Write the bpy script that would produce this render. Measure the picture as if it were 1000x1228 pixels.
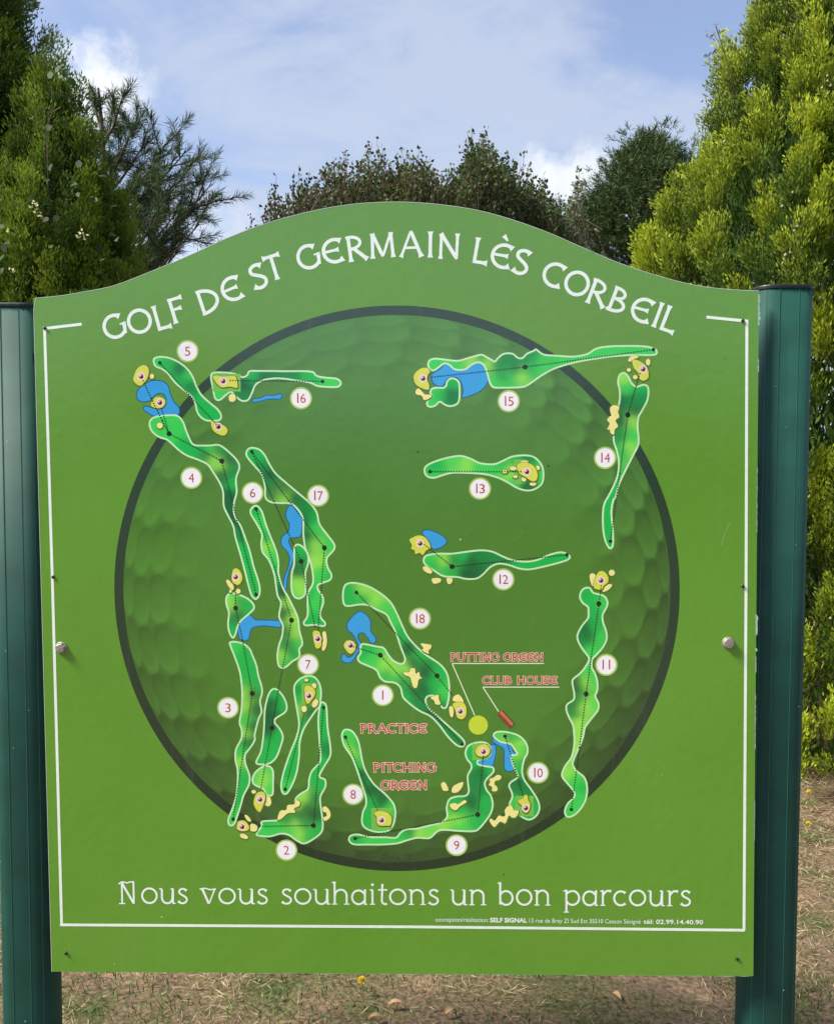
import bpy, math, random
import numpy as np
from mathutils import Vector, Matrix
from mathutils.geometry import delaunay_2d_cdt
R=math.radians
random.seed(7); RNG=np.random.default_rng(7)
for o in list(bpy.data.objects): bpy.data.objects.remove(o)
SC=bpy.context.scene; COL=SC.collection

# ------------------------------------------------------------------ camera
F=1078.0; CX,CY=500.0,614.0
M3=np.array([[0.99964560,-0.00455155,0.02622877],[0.02642300,0.04977473,-0.99841089],[0.00323879,0.99875010,0.04987736]])
CAM=np.array([0.10543,-2.12213,1.60106])
cd=bpy.data.cameras.new('camera'); cam=bpy.data.objects.new('camera',cd); COL.objects.link(cam)
cd.sensor_fit='HORIZONTAL'; cd.sensor_width=36; cd.lens=36*F/1000.0
cd.clip_start=0.05; cd.clip_end=2000
m=Matrix(M3.tolist()).to_4x4(); m.translation=Vector(CAM.tolist()); cam.matrix_world=m
SC.camera=cam

# ------------------------------------------------------------------ light, sky, exposure
SUN_EL,SUN_AZ=R(47),math.atan2(-0.90,-0.25)
SC.view_settings.view_transform='Standard'; SC.view_settings.look='None'
SC.view_settings.exposure=0.78; SC.view_settings.gamma=1.0; SC.view_settings.use_curve_mapping=False
world=bpy.data.worlds.new('World'); SC.world=world; world.use_nodes=True
def build_world():
    nt=world.node_tree; nt.nodes.clear(); N=nt.nodes.new; L=nt.links.new
    out=N('ShaderNodeOutputWorld'); bg=N('ShaderNodeBackground'); L(bg.outputs[0],out.inputs[0])
    bg.inputs[1].default_value=0.15
    sky=N('ShaderNodeTexSky'); sky.sky_type='NISHITA'; sky.sun_disc=False
    sky.sun_elevation=SUN_EL; sky.sun_rotation=SUN_AZ; sky.air_density=1.0; sky.dust_density=1.2; sky.ozone_density=1.6
    tc=N('ShaderNodeTexCoord')
    mp=N('ShaderNodeMapping'); mp.inputs['Scale'].default_value=(1.0,1.0,2.2); mp.inputs['Rotation'].default_value=(2.2,0.4,0.1)
    L(tc.outputs['Generated'],mp.inputs[0])
    n1=N('ShaderNodeTexNoise'); n1.inputs['Scale'].default_value=2.3; n1.inputs['Detail'].default_value=7; n1.inputs['Roughness'].default_value=.60; n1.inputs['Distortion'].default_value=.6
    L(mp.outputs[0],n1.inputs['Vector'])
    r1=N('ShaderNodeMapRange'); r1.inputs[1].default_value=.40; r1.inputs[2].default_value=.66; r1.interpolation_type='SMOOTHSTEP'
    r1.inputs[3].default_value=.18; r1.inputs[4].default_value=.80
    n5=N('ShaderNodeTexNoise'); n5.inputs['Scale'].default_value=7.5; n5.inputs['Detail'].default_value=8; n5.inputs['Roughness'].default_value=.62; n5.inputs['Distortion'].default_value=.8
    L(mp.outputs[0],n5.inputs['Vector'])
    wa=N('ShaderNodeMath'); wa.operation='MULTIPLY_ADD'; L(n5.outputs[0],wa.inputs[0]); wa.inputs[1].default_value=.42; L(n1.outputs[0],wa.inputs[2])
    wb=N('ShaderNodeMath'); wb.operation='SUBTRACT'; L(wa.outputs[0],wb.inputs[0]); wb.inputs[1].default_value=.22
    L(wb.outputs[0],r1.inputs[0])
    mx=N('ShaderNodeMix'); mx.data_type='RGBA'; L(r1.outputs[0],mx.inputs[0])
    sc=N('ShaderNodeMix'); sc.data_type='RGBA'; sc.blend_type='MULTIPLY'; sc.inputs[0].default_value=1; L(sky.outputs[0],sc.inputs[6]); sc.inputs[7].default_value=(.86,.80,.84,1)
    L(sc.outputs[2],mx.inputs[6]); mx.inputs[7].default_value=(2.4,2.72,3.35,1)
    last=mx.outputs[2]
    # bright cumulus heads, each in its own direction, edges broken by noise
    n2=N('ShaderNodeTexNoise'); n2.inputs['Scale'].default_value=22; n2.inputs['Detail'].default_value=8; n2.inputs['Roughness'].default_value=.6
    L(tc.outputs['Generated'],n2.inputs['Vector'])
    for (px,py,rad,amt) in ((112,92,.040,.85),(150,112,.030,.6),(95,118,.04,.6),(640,212,.026,.6),(672,216,.026,.65),(700,206,.026,.7),(240,300,.06,.35)):
        if amt==0: continue
        d=M3@np.array([(px-CX)/F,-(py-CY)/F,-1.0]); d/=np.linalg.norm(d)
        vm=N('ShaderNodeVectorMath'); vm.operation='DISTANCE'; L(tc.outputs['Generated'],vm.inputs[0]); vm.inputs[1].default_value=d.tolist()
        ad=N('ShaderNodeMath'); ad.operation='MULTIPLY_ADD'; L(n2.outputs[0],ad.inputs[0]); ad.inputs[1].default_value=rad*2.6; L(vm.outputs['Value'],ad.inputs[2])
        r=N('ShaderNodeMapRange'); r.interpolation_type='SMOOTHSTEP'; L(ad.outputs[0],r.inputs[0])
        r.inputs[1].default_value=rad*2.6; r.inputs[2].default_value=rad*1.6; r.inputs[3].default_value=0; r.inputs[4].default_value=amt
        m2=N('ShaderNodeMix'); m2.data_type='RGBA'; L(r.outputs[0],m2.inputs[0]); L(last,m2.inputs[6]); m2.inputs[7].default_value=(4.0,4.15,4.4,1)
        last=m2.outputs[2]
    L(last,bg.inputs[0])
build_world()
sd=bpy.data.lights.new('sun','SUN'); sd.energy=4.8; sd.angle=R(14); sd.color=(1,.95,.86)
sun=bpy.data.objects.new('sun',sd); COL.objects.link(sun)
sdir=Vector((math.sin(SUN_AZ)*math.cos(SUN_EL),math.cos(SUN_AZ)*math.cos(SUN_EL),math.sin(SUN_EL)))
sun.rotation_euler=sdir.to_track_quat('Z','Y').to_euler()

# ------------------------------------------------------------------ helpers
def tag(o,label=None,cat=None,group=None,kind=None):
    if label: o['label']=label
    if cat: o['category']=cat
    if group: o['group']=group
    if kind: o['kind']=kind
    return o
def empty(name,loc,**k):
    o=bpy.data.objects.new(name,None); COL.objects.link(o); o.location=loc; o.empty_display_size=.1
    return tag(o,**k)
def mesh_obj(name,verts,faces,mat,parent=None,cols=None,smooth=False,loc=None):
    """verts (n,3) array, faces: (m,k) int array or list of tuples, cols (n,3) linear"""
    me=bpy.data.meshes.new(name)
    if isinstance(faces,np.ndarray):
        k=faces.shape[1]; me.vertices.add(len(verts)); me.vertices.foreach_set('co',np.asarray(verts,np.float32).ravel())
        me.loops.add(faces.size); me.loops.foreach_set('vertex_index',faces.astype(np.int32).ravel())
        me.polygons.add(len(faces)); me.polygons.foreach_set('loop_start',np.arange(0,faces.size,k,dtype=np.int32))
        me.update(calc_edges=True)
    else:
        me.from_pydata([tuple(v) for v in verts],[],[tuple(f) for f in faces])
    if cols is not None:
        a=me.color_attributes.new('Col','FLOAT_COLOR','POINT')
        c=np.ones((len(verts),4),np.float32); c[:,:3]=np.asarray(cols,np.float32); a.data.foreach_set('color',c.ravel())
    if smooth: me.polygons.foreach_set('use_smooth',np.ones(len(me.polygons),bool))
    me.materials.append(mat); me.validate()
    o=bpy.data.objects.new(name,me); COL.objects.link(o)
    if parent is not None: o.parent=parent
    if loc is not None: o.location=loc
    return o
def lin(c):
    c=np.array(c,float)/255.0
    return np.where(c<=.04045,c/12.92,((c+.055)/1.055)**2.4)
def unproj(px,py,Y):
    d=M3@np.array([(px-CX)/F,-(py-CY)/F,-1.0]); t=(Y-CAM[1])/d[1]
    return CAM+d*t
def newmat(name):
    mt=bpy.data.materials.new(name); mt.use_nodes=True
    return mt,mt.node_tree,mt.node_tree.nodes['Principled BSDF']
def simple(name,col,rough=.6,metal=0,var=.12,scale=60,bump=0,spec=.5):
    mt,nt,b=newmat(name); N=nt.nodes.new; L=nt.links.new
    tc=N('ShaderNodeTexCoord'); n=N('ShaderNodeTexNoise'); n.inputs['Scale'].default_value=scale; n.inputs['Detail'].default_value=5
    L(tc.outputs['Object'],n.inputs['Vector'])
    r=N('ShaderNodeMapRange'); L(n.outputs[0],r.inputs[0]); r.inputs[1].default_value=.3; r.inputs[2].default_value=.7; r.inputs[3].default_value=1-var; r.inputs[4].default_value=1+var
    mx=N('ShaderNodeMix'); mx.data_type='RGBA'; mx.blend_type='MULTIPLY'; mx.inputs[0].default_value=1; mx.inputs[6].default_value=(*col,1); L(r.outputs[0],mx.inputs[7])
    L(mx.outputs[2],b.inputs['Base Color']); b.inputs['Roughness'].default_value=rough; b.inputs['Metallic'].default_value=metal
    b.inputs['Specular IOR Level'].default_value=spec
    if bump:
        bp=N('ShaderNodeBump'); bp.inputs['Strength'].default_value=bump; bp.inputs['Distance'].default_value=.002; L(n.outputs[0],bp.inputs['Height']); L(bp.outputs[0],b.inputs['Normal'])
    return mt
def print_mat():
    mt,nt,b=newmat('printed_panel'); N=nt.nodes.new; L=nt.links.new
    at=N('ShaderNodeAttribute'); at.attribute_name='Col'
    tc=N('ShaderNodeTexCoord'); n=N('ShaderNodeTexNoise'); n.inputs['Scale'].default_value=260; n.inputs['Detail'].default_value=3
    L(tc.outputs['Object'],n.inputs['Vector'])
    n0=N('ShaderNodeTexNoise'); n0.inputs['Scale'].default_value=2.2; n0.inputs['Detail'].default_value=4; L(tc.outputs['Object'],n0.inputs['Vector'])
    add=N('ShaderNodeMath'); add.operation='ADD'; L(n.outputs[0],add.inputs[0]); L(n0.outputs[0],add.inputs[1])
    r=N('ShaderNodeMapRange'); L(add.outputs[0],r.inputs[0]); r.inputs[1].default_value=.7; r.inputs[2].default_value=1.3; r.inputs[3].default_value=.93; r.inputs[4].default_value=1.07
    mx=N('ShaderNodeMix'); mx.data_type='RGBA'; mx.blend_type='MULTIPLY'; mx.inputs[0].default_value=1; L(at.outputs['Color'],mx.inputs[6]); L(r.outputs[0],mx.inputs[7])
    mpd=N('ShaderNodeMapping'); mpd.inputs['Scale'].default_value=(22,1.1,1); L(tc.outputs['Object'],mpd.inputs[0])
    nd=N('ShaderNodeTexNoise'); nd.inputs['Scale'].default_value=1.6; nd.inputs['Detail'].default_value=6; nd.inputs['Roughness'].default_value=.65; L(mpd.outputs[0],nd.inputs['Vector'])
    rd=N('ShaderNodeMapRange'); L(nd.outputs[0],rd.inputs[0]); rd.inputs[1].default_value=.55; rd.inputs[2].default_value=.85; rd.inputs[3].default_value=0; rd.inputs[4].default_value=.10
    md=N('ShaderNodeMix'); md.data_type='RGBA'; L(rd.outputs[0],md.inputs[0]); L(mx.outputs[2],md.inputs[6]); md.inputs[7].default_value=(.32,.34,.24,1)
    L(md.outputs[2],b.inputs['Base Color'])
    # laminate: glossy with a faint orange peel and dusty patches
    r2=N('ShaderNodeMapRange'); L(n0.outputs[0],r2.inputs[0]); r2.inputs[1].default_value=.3; r2.inputs[2].default_value=.7; r2.inputs[3].default_value=.17; r2.inputs[4].default_value=.30
    L(r2.outputs[0],b.inputs['Roughness']); b.inputs['Specular IOR Level'].default_value=.45; b.inputs['Coat Weight'].default_value=.8; b.inputs['Coat IOR'].default_value=1.6; L(r2.outputs[0],b.inputs['Coat Roughness'])
    n3=N('ShaderNodeTexNoise'); n3.inputs['Scale'].default_value=38; n3.inputs['Detail'].default_value=2; L(tc.outputs['Object'],n3.inputs['Vector'])
    bp=N('ShaderNodeBump'); bp.inputs['Strength'].default_value=.05; bp.inputs['Distance'].default_value=.01; L(n3.outputs[0],bp.inputs['Height']); L(bp.outputs[0],b.inputs['Normal'])
    return mt
def leaf_mat(name,transl=.32,rough=.6,spec=.2):
    mt,nt,b=newmat(name); N=nt.nodes.new; L=nt.links.new
    at=N('ShaderNodeAttribute'); at.attribute_name='Col'
    L(at.outputs['Color'],b.inputs['Base Color']); b.inputs['Roughness'].default_value=rough; b.inputs['Specular IOR Level'].default_value=spec
    tr=N('ShaderNodeBsdfTranslucent'); L(at.outputs['Color'],tr.inputs[0])
    mx=N('ShaderNodeMixShader'); mx.inputs[0].default_value=transl; L(b.outputs[0],mx.inputs[1]); L(tr.outputs[0],mx.inputs[2])
    L(mx.outputs[0],nt.nodes['Material Output'].inputs[0]); return mt
MAT=dict(printed=print_mat(),
  edge=simple('panel_edge',(.55,.58,.50),.6,var=.35,scale=90),
  chip=simple('chipped_laminate',(.50,.66,.52),.7,var=.25,scale=120),
  post=simple('green_powder_coat',(.0070,.060,.042),.62,var=.16,scale=14,bump=.08,spec=.35),
  seam=simple('post_seam',(.025,.14,.105),.5),
  cap=simple('black_cap',(.012,.016,.016),.5),
  steel=simple('dull_steel',(.36,.33,.28),.5,metal=.5,var=.3,scale=300,bump=.5),
  hole=simple('black_screw',(.012,.012,.012),.4),
  leaf=leaf_mat('foliage'), needle=leaf_mat('needles',.15), grassm=leaf_mat('grass_blades',.2,.7,.2),
  bark=simple('bark',(.10,.07,.05),.9,var=.4,scale=30,bump=.8),
  twig=simple('twig',(.085,.06,.04),.8,var=.3,scale=40))

# ------------------------------------------------------------------ ground
def ground():
    xs=np.unique(np.r_[-600,-200,-80,-40,-20,np.arange(-12,-5,1.),np.arange(-5,7,.12),np.arange(7,14,1.),20,40,80,200,600])
    ys=np.unique(np.r_[-600,-200,-80,-40,-20,np.arange(-12,-3,1.),np.arange(-3,9,.12),np.arange(9,16,1.),22,40,80,200,600])
    X,Y=np.meshgrid(xs,ys); rr=np.hypot(X,Y)
    Z=.012*np.sin(X*2.1+.4*Y)+.010*np.sin(Y*3.3-X)+.006*np.sin(7*X+5*Y)
    Z=np.where(rr>12,0,Z)+RNG.normal(0,.003,X.shape)*(rr<9)
    v=np.c_[X.ravel(),Y.ravel(),Z.ravel()]; nx=len(xs); ny=len(ys)
    i=(np.arange(ny-1)[:,None]*nx+np.arange(nx-1)[None]).ravel(); f=np.c_[i,i+1,i+nx+1,i+nx]
    mt,nt,b=newmat('dry_ground'); N=nt.nodes.new; L=nt.links.new
    tc=N('ShaderNodeTexCoord'); n=N('ShaderNodeTexNoise'); n.inputs['Scale'].default_value=2.6; n.inputs['Detail'].default_value=9; n.inputs['Roughness'].default_value=.62; L(tc.outputs['Object'],n.inputs['Vector'])
    cr=N('ShaderNodeValToRGB'); L(n.outputs[0],cr.inputs[0]); e=cr.color_ramp.elements
    e[0].position=.34; e[0].color=(.05,.075,.022,1); e[1].position=.66; e[1].color=(.27,.19,.11,1)
    q=e.new(.45); q.color=(.13,.11,.055,1); q=e.new(.54); q.color=(.17,.12,.075,1)
    n2=N('ShaderNodeTexNoise'); n2.inputs['Scale'].default_value=70; n2.inputs['Detail'].default_value=6; L(tc.outputs['Object'],n2.inputs['Vector'])
    r=N('ShaderNodeMapRange'); L(n2.outputs[0],r.inputs[0]); r.inputs[1].default_value=.3; r.inputs[2].default_value=.7; r.inputs[3].default_value=.5; r.inputs[4].default_value=1.4
    mx=N('ShaderNodeMix'); mx.data_type='RGBA'; mx.blend_type='MULTIPLY'; mx.inputs[0].default_value=1; L(cr.outputs[0],mx.inputs[6]); L(r.outputs[0],mx.inputs[7]); L(mx.outputs[2],b.inputs['Base Color'])
    b.inputs['Roughness'].default_value=.95; b.inputs['Specular IOR Level'].default_value=.1
    bp=N('ShaderNodeBump'); bp.inputs['Strength'].default_value=.8; bp.inputs['Distance'].default_value=.01; L(n2.outputs[0],bp.inputs['Height']); L(bp.outputs[0],b.inputs['Normal'])
    tag(mesh_obj('ground',v,f,mt,smooth=True),kind='structure')
ground()

# ------------------------------------------------------------------ leaf clouds
def norm(a): return a/np.maximum(np.linalg.norm(a,axis=-1,keepdims=True),1e-9)
def kites(pos,dr,nrm,length,width,col0,col1,fold=0.0):
    """one 4-vertex leaf each: base, side, tip, side"""
    n=len(pos); side=norm(np.cross(dr,nrm)); L=np.asarray(length).reshape(-1,1)*np.ones((n,1)); W=np.asarray(width).reshape(-1,1)*np.ones((n,1))
    v=np.empty((n,4,3)); v[:,0]=pos; v[:,2]=pos+dr*L
    mid=pos+dr*L*.45+nrm*W*fold; v[:,1]=mid+side*W*.5; v[:,3]=mid-side*W*.5
    c=np.empty((n,4,3)); c[:,0]=col0; c[:,1]=c[:,3]=(np.asarray(col0)+np.asarray(col1))*.5; c[:,2]=col1
    return v.reshape(-1,3),c.reshape(-1,3)
def leaf_obj(name,chunks,mat,parent=None,loc=None,**k):
    v=np.concatenate([a for a,_ in chunks]); c=np.concatenate([b for _,b in chunks])
    if loc is not None: v=v-np.array(loc)
    f=np.arange(len(v)).reshape(-1,4)
    return tag(mesh_obj(name,v,f,mat,parent,cols=np.clip(c,0.002,1)),**k)
def tube(pts,rad,sides=7):
    pts=np.array(pts,float); n=len(pts); rad=np.ones(n)*rad if np.isscalar(rad) else np.array(rad,float)
    t=norm(np.gradient(pts,axis=0)); up=np.array([.31,.83,.46]); a=norm(np.cross(t,up)); b=np.cross(t,a)
    an=np.linspace(0,2*np.pi,sides,endpoint=False)
    v=pts[:,None]+rad[:,None,None]*(a[:,None]*np.cos(an)[None,:,None]+b[:,None]*np.sin(an)[None,:,None])
    f=[]
    for i in range(n-1):
        for j in range(sides):
            k=(j+1)%sides; f.append((i*sides+j,i*sides+k,(i+1)*sides+k,(i+1)*sides+j))
    return v.reshape(-1,3),f
def tubes_obj(name,items,mat,parent=None,loc=(0,0,0),**k):
    V=[];Fc=[];off=0
    for pts,rad,s in items:
        v,f=tube(pts,rad,s); V.append(v-np.array(loc)); Fc+= [tuple(i+off for i in q) for q in f]; off+=len(v)
    return tag(mesh_obj(name,np.concatenate(V),np.array(Fc),mat,parent,smooth=True),**k)

def plume_templates(n_t,leaves,fan=.30,thick=.05):
    T=[]
    for _ in range(n_t):
        P=[];D=[];S=[];N=[];U=[]
        planes=3
        for p in range(planes):
            a=p*np.pi/planes+RNG.uniform(-.3,.3); ca,sa=np.cos(a),np.sin(a); k=leaves//planes
            # ordered side branchlets, leaves along each
            nb=9
            br=RNG.integers(0,nb,k); u0=(br+.5)/nb*.72+RNG.normal(0,.015,k); sg=RNG.choice([-1,1],k); s=RNG.uniform(0,1,k)**.8
            env=fan*np.sin(np.pi*np.clip(u0*1.05+.14,0,1))**.8
            x=sg*s*env; z=u0+s*.24; y=RNG.normal(0,thick*.5,k)
            dx=sg*(.55-.25*s)+RNG.normal(0,.18,k); dz=np.ones(k); dy=RNG.normal(0,.25,k)
            top=RNG.random(k)<.12; x=np.where(top,RNG.normal(0,.02,k),x); z=np.where(top,RNG.uniform(.2,.9,k),z); dx=np.where(top,RNG.normal(0,.15,k),dx)
            P.append(np.c_[x*ca-y*sa,x*sa+y*ca,z]); D.append(norm(np.c_[dx*ca-dy*sa,dx*sa+dy*ca,dz]))
            nn=np.c_[-sa*np.ones(k),ca*np.ones(k),np.zeros(k)]+RNG.normal(0,.45,(k,3)); N.append(norm(nn)); U.append(np.clip(.45*z+.6*s,0,1)); S.append(RNG.uniform(.7,1.25,k))
        T.append(tuple(np.concatenate(q) for q in (P,D,N,S,U)))
    return T
def rot_to(axis,spin):
    z=norm(axis); x=norm(np.cross(np.array([.3,.9,.1]),z)); y=np.cross(z,x)
    c,s=np.cos(spin)[:,None],np.sin(spin)[:,None]
    return np.stack([x*c+y*s,-x*s+y*c,z],axis=-1)   # columns
def conifer(name,base,prof,label,nclus,nper,plen,cola,colb,group=None,front_bias=0,lw=.021,ll=.125,clus_h=.30,clus_r=.15,leaves=165,inset=.12,drop=.33,tilt=.38,tipgold=.0,cones=0,seedgap=.0):
    """upright scale-leaf conifer: lobes of flattened sprays standing on a conical body"""
    zs=np.array([p[0] for p in prof]); rs=np.array([p[1] for p in prof]); base=np.array(base)
    root=empty(name,tuple(base),label=label,cat='conifer',group=group)
    T=plume_templates(5,leaves)
    # lobes, area weighted
    zz=RNG.uniform(zs[0],zs[-1],nclus*6); w=np.interp(zz,zs,rs)+.05; keep=RNG.random(len(zz))<w/w.max(); zz=zz[keep][:nclus]
    ph=RNG.uniform(0,2*np.pi,len(zz))
    # relax: best-candidate in (phi*r,z)
    pts=[];cand=np.c_[ph,zz]
    for i in range(nclus):
        best=None;bd=-1
        for _ in range(7):
            z=RNG.uniform(zs[0],zs[-1]); 
            while RNG.random()>(np.interp(z,zs,rs)+.06)/(rs.max()+.06): z=RNG.uniform(zs[0],zs[-1])
            a=RNG.uniform(0,2*np.pi); r=np.interp(z,zs,rs); p=np.array([r*np.cos(a),r*np.sin(a),z*.6])
            d=min((np.sum((p-q)**2) for q in pts[-400:]),default=9)
            if d>bd: bd=d;best=(p,a,z)
        pts.append(best[0]); cand[i%len(cand)]=(best[1],best[2]) if i<len(cand) else cand[i%len(cand)]
    ph=cand[:nclus,0]; zz=cand[:nclus,1]
    ch=[]
    rad=np.interp(zz,zs,rs)*(1+RNG.normal(0,.05,len(zz)))-clus_r*.8-inset+RNG.normal(0,.035,len(zz)); rad=np.maximum(rad,0.0)
    cs=RNG.uniform(.7,1.25,len(zz))
    cen=np.c_[rad*np.cos(ph),rad*np.sin(ph),np.maximum(zz-drop,.1)]
    out=np.c_[np.cos(ph),np.sin(ph),np.zeros(len(ph))]
    tint=RNG.normal(0,1,len(zz))
    allP=[];allA=[];allS=[];allT=[];deep=[]
    for c in range(len(zz)):
        fc=np.dot(out[c,:2],norm((CAM-base)[:2])); k=nper if fc>-.35 else max(4,nper//4); th=RNG.uniform(0,2*np.pi,k); rr=np.sqrt(RNG.uniform(0,1,k)); hz=RNG.uniform(-1,1,k)
        # sprays fan out of the lobe's stem like a flame: widest low down, closing at the tip
        wd=clus_r*(.35+.65*(1-np.clip(hz*.5+.5,0,1))**.7)*cs[c]
        p=cen[c]+np.c_[np.cos(th)*rr*wd,np.sin(th)*rr*wd,hz*clus_h*cs[c]]
        o=np.c_[np.cos(th)*rr,np.sin(th)*rr,np.zeros(k)]
        ax=norm(o*.42*(1-.5*np.clip(hz,0,1))[:,None]+out[c]*tilt+np.array([0,0,1.0])+RNG.normal(0,.07,(k,3)))
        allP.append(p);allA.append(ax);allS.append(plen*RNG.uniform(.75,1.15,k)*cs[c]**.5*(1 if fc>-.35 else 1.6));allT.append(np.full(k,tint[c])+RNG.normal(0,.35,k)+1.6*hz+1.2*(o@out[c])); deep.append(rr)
    P=np.concatenate(allP);A=np.concatenate(allA);S=np.concatenate(allS);TT=np.concatenate(allT)
    ok=P[:,2]>.05; P,A,S,TT=P[ok],A[ok],S[ok],TT[ok]
    Rm=rot_to(A,RNG.uniform(0,6.28,len(P))); which=RNG.integers(0,len(T),len(P))
    cola=np.array(cola);colb=np.array(colb)
    for t,(tp,td,tn,ts,tu) in enumerate(T):
        ix=np.where(which==t)[0]
        if not len(ix): continue
        p=P[ix][:,None]+np.einsum('nij,kj->nki',Rm[ix],tp)*S[ix][:,None,None]
        d=np.einsum('nij,kj->nki',Rm[ix],td); nn=np.einsum('nij,kj->nki',Rm[ix],tn)
        L=S[ix][:,None]*ll*ts[None]; W=S[ix][:,None]*lw*1.25*(.7+.6*ts[None])
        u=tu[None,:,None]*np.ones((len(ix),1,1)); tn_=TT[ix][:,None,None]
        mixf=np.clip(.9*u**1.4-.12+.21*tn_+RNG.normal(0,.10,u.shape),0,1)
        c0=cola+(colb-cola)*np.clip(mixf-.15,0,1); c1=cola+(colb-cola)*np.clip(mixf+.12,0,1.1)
        ch.append(kites(p.reshape(-1,3),d.reshape(-1,3),nn.reshape(-1,3),L.reshape(-1,1),W.reshape(-1,1),c0.reshape(-1,3),c1.reshape(-1,3)))
    # inner filling: coarse dark sprays so the body is closed
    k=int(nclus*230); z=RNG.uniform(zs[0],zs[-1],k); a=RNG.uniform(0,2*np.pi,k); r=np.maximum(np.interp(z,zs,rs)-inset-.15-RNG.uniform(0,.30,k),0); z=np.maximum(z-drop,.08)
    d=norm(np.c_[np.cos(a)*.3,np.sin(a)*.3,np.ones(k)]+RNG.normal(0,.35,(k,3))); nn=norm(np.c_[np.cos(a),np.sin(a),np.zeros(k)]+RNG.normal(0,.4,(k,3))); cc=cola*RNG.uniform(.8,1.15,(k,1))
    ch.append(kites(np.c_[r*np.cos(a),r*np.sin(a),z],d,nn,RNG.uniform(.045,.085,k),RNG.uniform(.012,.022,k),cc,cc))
    leaf_obj('crown',ch,MAT['leaf'],root)
    h=zs[-1]
    tubes_obj('trunk',[([(0,0,-.05),(.01,0,h*.3),(0,.02,h*.6),(0,0,h*.93)],[.11,.085,.05,.01],10)],MAT['bark'],root)
    # dark dead-twig interior so the body is closed
    br=[]
    for i in range(150):
        z=RNG.uniform(.25,h*.93); a=RNG.uniform(0,6.28); r=max(np.interp(z,zs,rs)-.18,.02)
        br.append(([(0,0,max(z-.35,.1)),(r*.5*np.cos(a),r*.5*np.sin(a),z-.12),(r*np.cos(a),r*np.sin(a),z+.05)],[.014,.010,.004],4))
    tubes_obj('branches',br,MAT['bark'],root,kind='stuff')
    if cones:
        # little pale seed cones in clusters near the tips
        cc=[]
        idx=RNG.choice(len(zz),cones)
        pos=[]
        for i in idx:
            q=cen[i]+out[i]*(clus_r*1.0)+np.array([0,0,RNG.uniform(0,.3)])
            pos.append(q+RNG.normal(0,.035,(RNG.integers(3,9),3)))
        pos=np.concatenate(pos); V=[];Fq=[]
        oc=np.array([(1,0,0),(-1,0,0),(0,1,0),(0,-1,0),(0,0,1.2),(0,0,-1.2)],float)
        ft=[(0,2,4),(2,1,4),(1,3,4),(3,0,4),(2,0,5),(1,2,5),(3,1,5),(0,3,5)]
        for i,q in enumerate(pos):
            V.append(q+oc*RNG.uniform(.007,.012)); Fq+=[tuple(j+6*i for j in t) for t in ft]
        V=np.concatenate(V); tag(mesh_obj('seed_cones',V,np.array(Fq),MAT['leaf'],root,cols=np.tile(lin((168,172,140)),(len(V),1)),smooth=True),kind='stuff')
    return root

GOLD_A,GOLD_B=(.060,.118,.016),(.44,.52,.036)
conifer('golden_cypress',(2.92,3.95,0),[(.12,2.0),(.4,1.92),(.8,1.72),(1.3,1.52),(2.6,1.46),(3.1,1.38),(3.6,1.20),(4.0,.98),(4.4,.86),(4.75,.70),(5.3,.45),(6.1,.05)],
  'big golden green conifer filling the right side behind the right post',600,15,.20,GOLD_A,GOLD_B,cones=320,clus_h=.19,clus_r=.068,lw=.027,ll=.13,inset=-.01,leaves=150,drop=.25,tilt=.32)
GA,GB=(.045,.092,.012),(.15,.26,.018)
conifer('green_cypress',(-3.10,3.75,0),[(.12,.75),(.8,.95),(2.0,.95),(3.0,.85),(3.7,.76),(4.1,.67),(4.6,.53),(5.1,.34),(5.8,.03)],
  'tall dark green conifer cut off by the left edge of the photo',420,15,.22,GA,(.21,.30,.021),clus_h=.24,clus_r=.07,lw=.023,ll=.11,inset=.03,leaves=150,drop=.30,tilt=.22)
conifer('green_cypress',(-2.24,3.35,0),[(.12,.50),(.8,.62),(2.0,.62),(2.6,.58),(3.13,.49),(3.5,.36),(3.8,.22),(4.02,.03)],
  'shorter dark green conifer with smooth lobes just behind the top left corner of the sign',250,17,.22,GA,(.20,.28,.021),clus_h=.26,clus_r=.065,lw=.022,ll=.11,inset=.06,leaves=150,drop=.32,tilt=.13)

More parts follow.
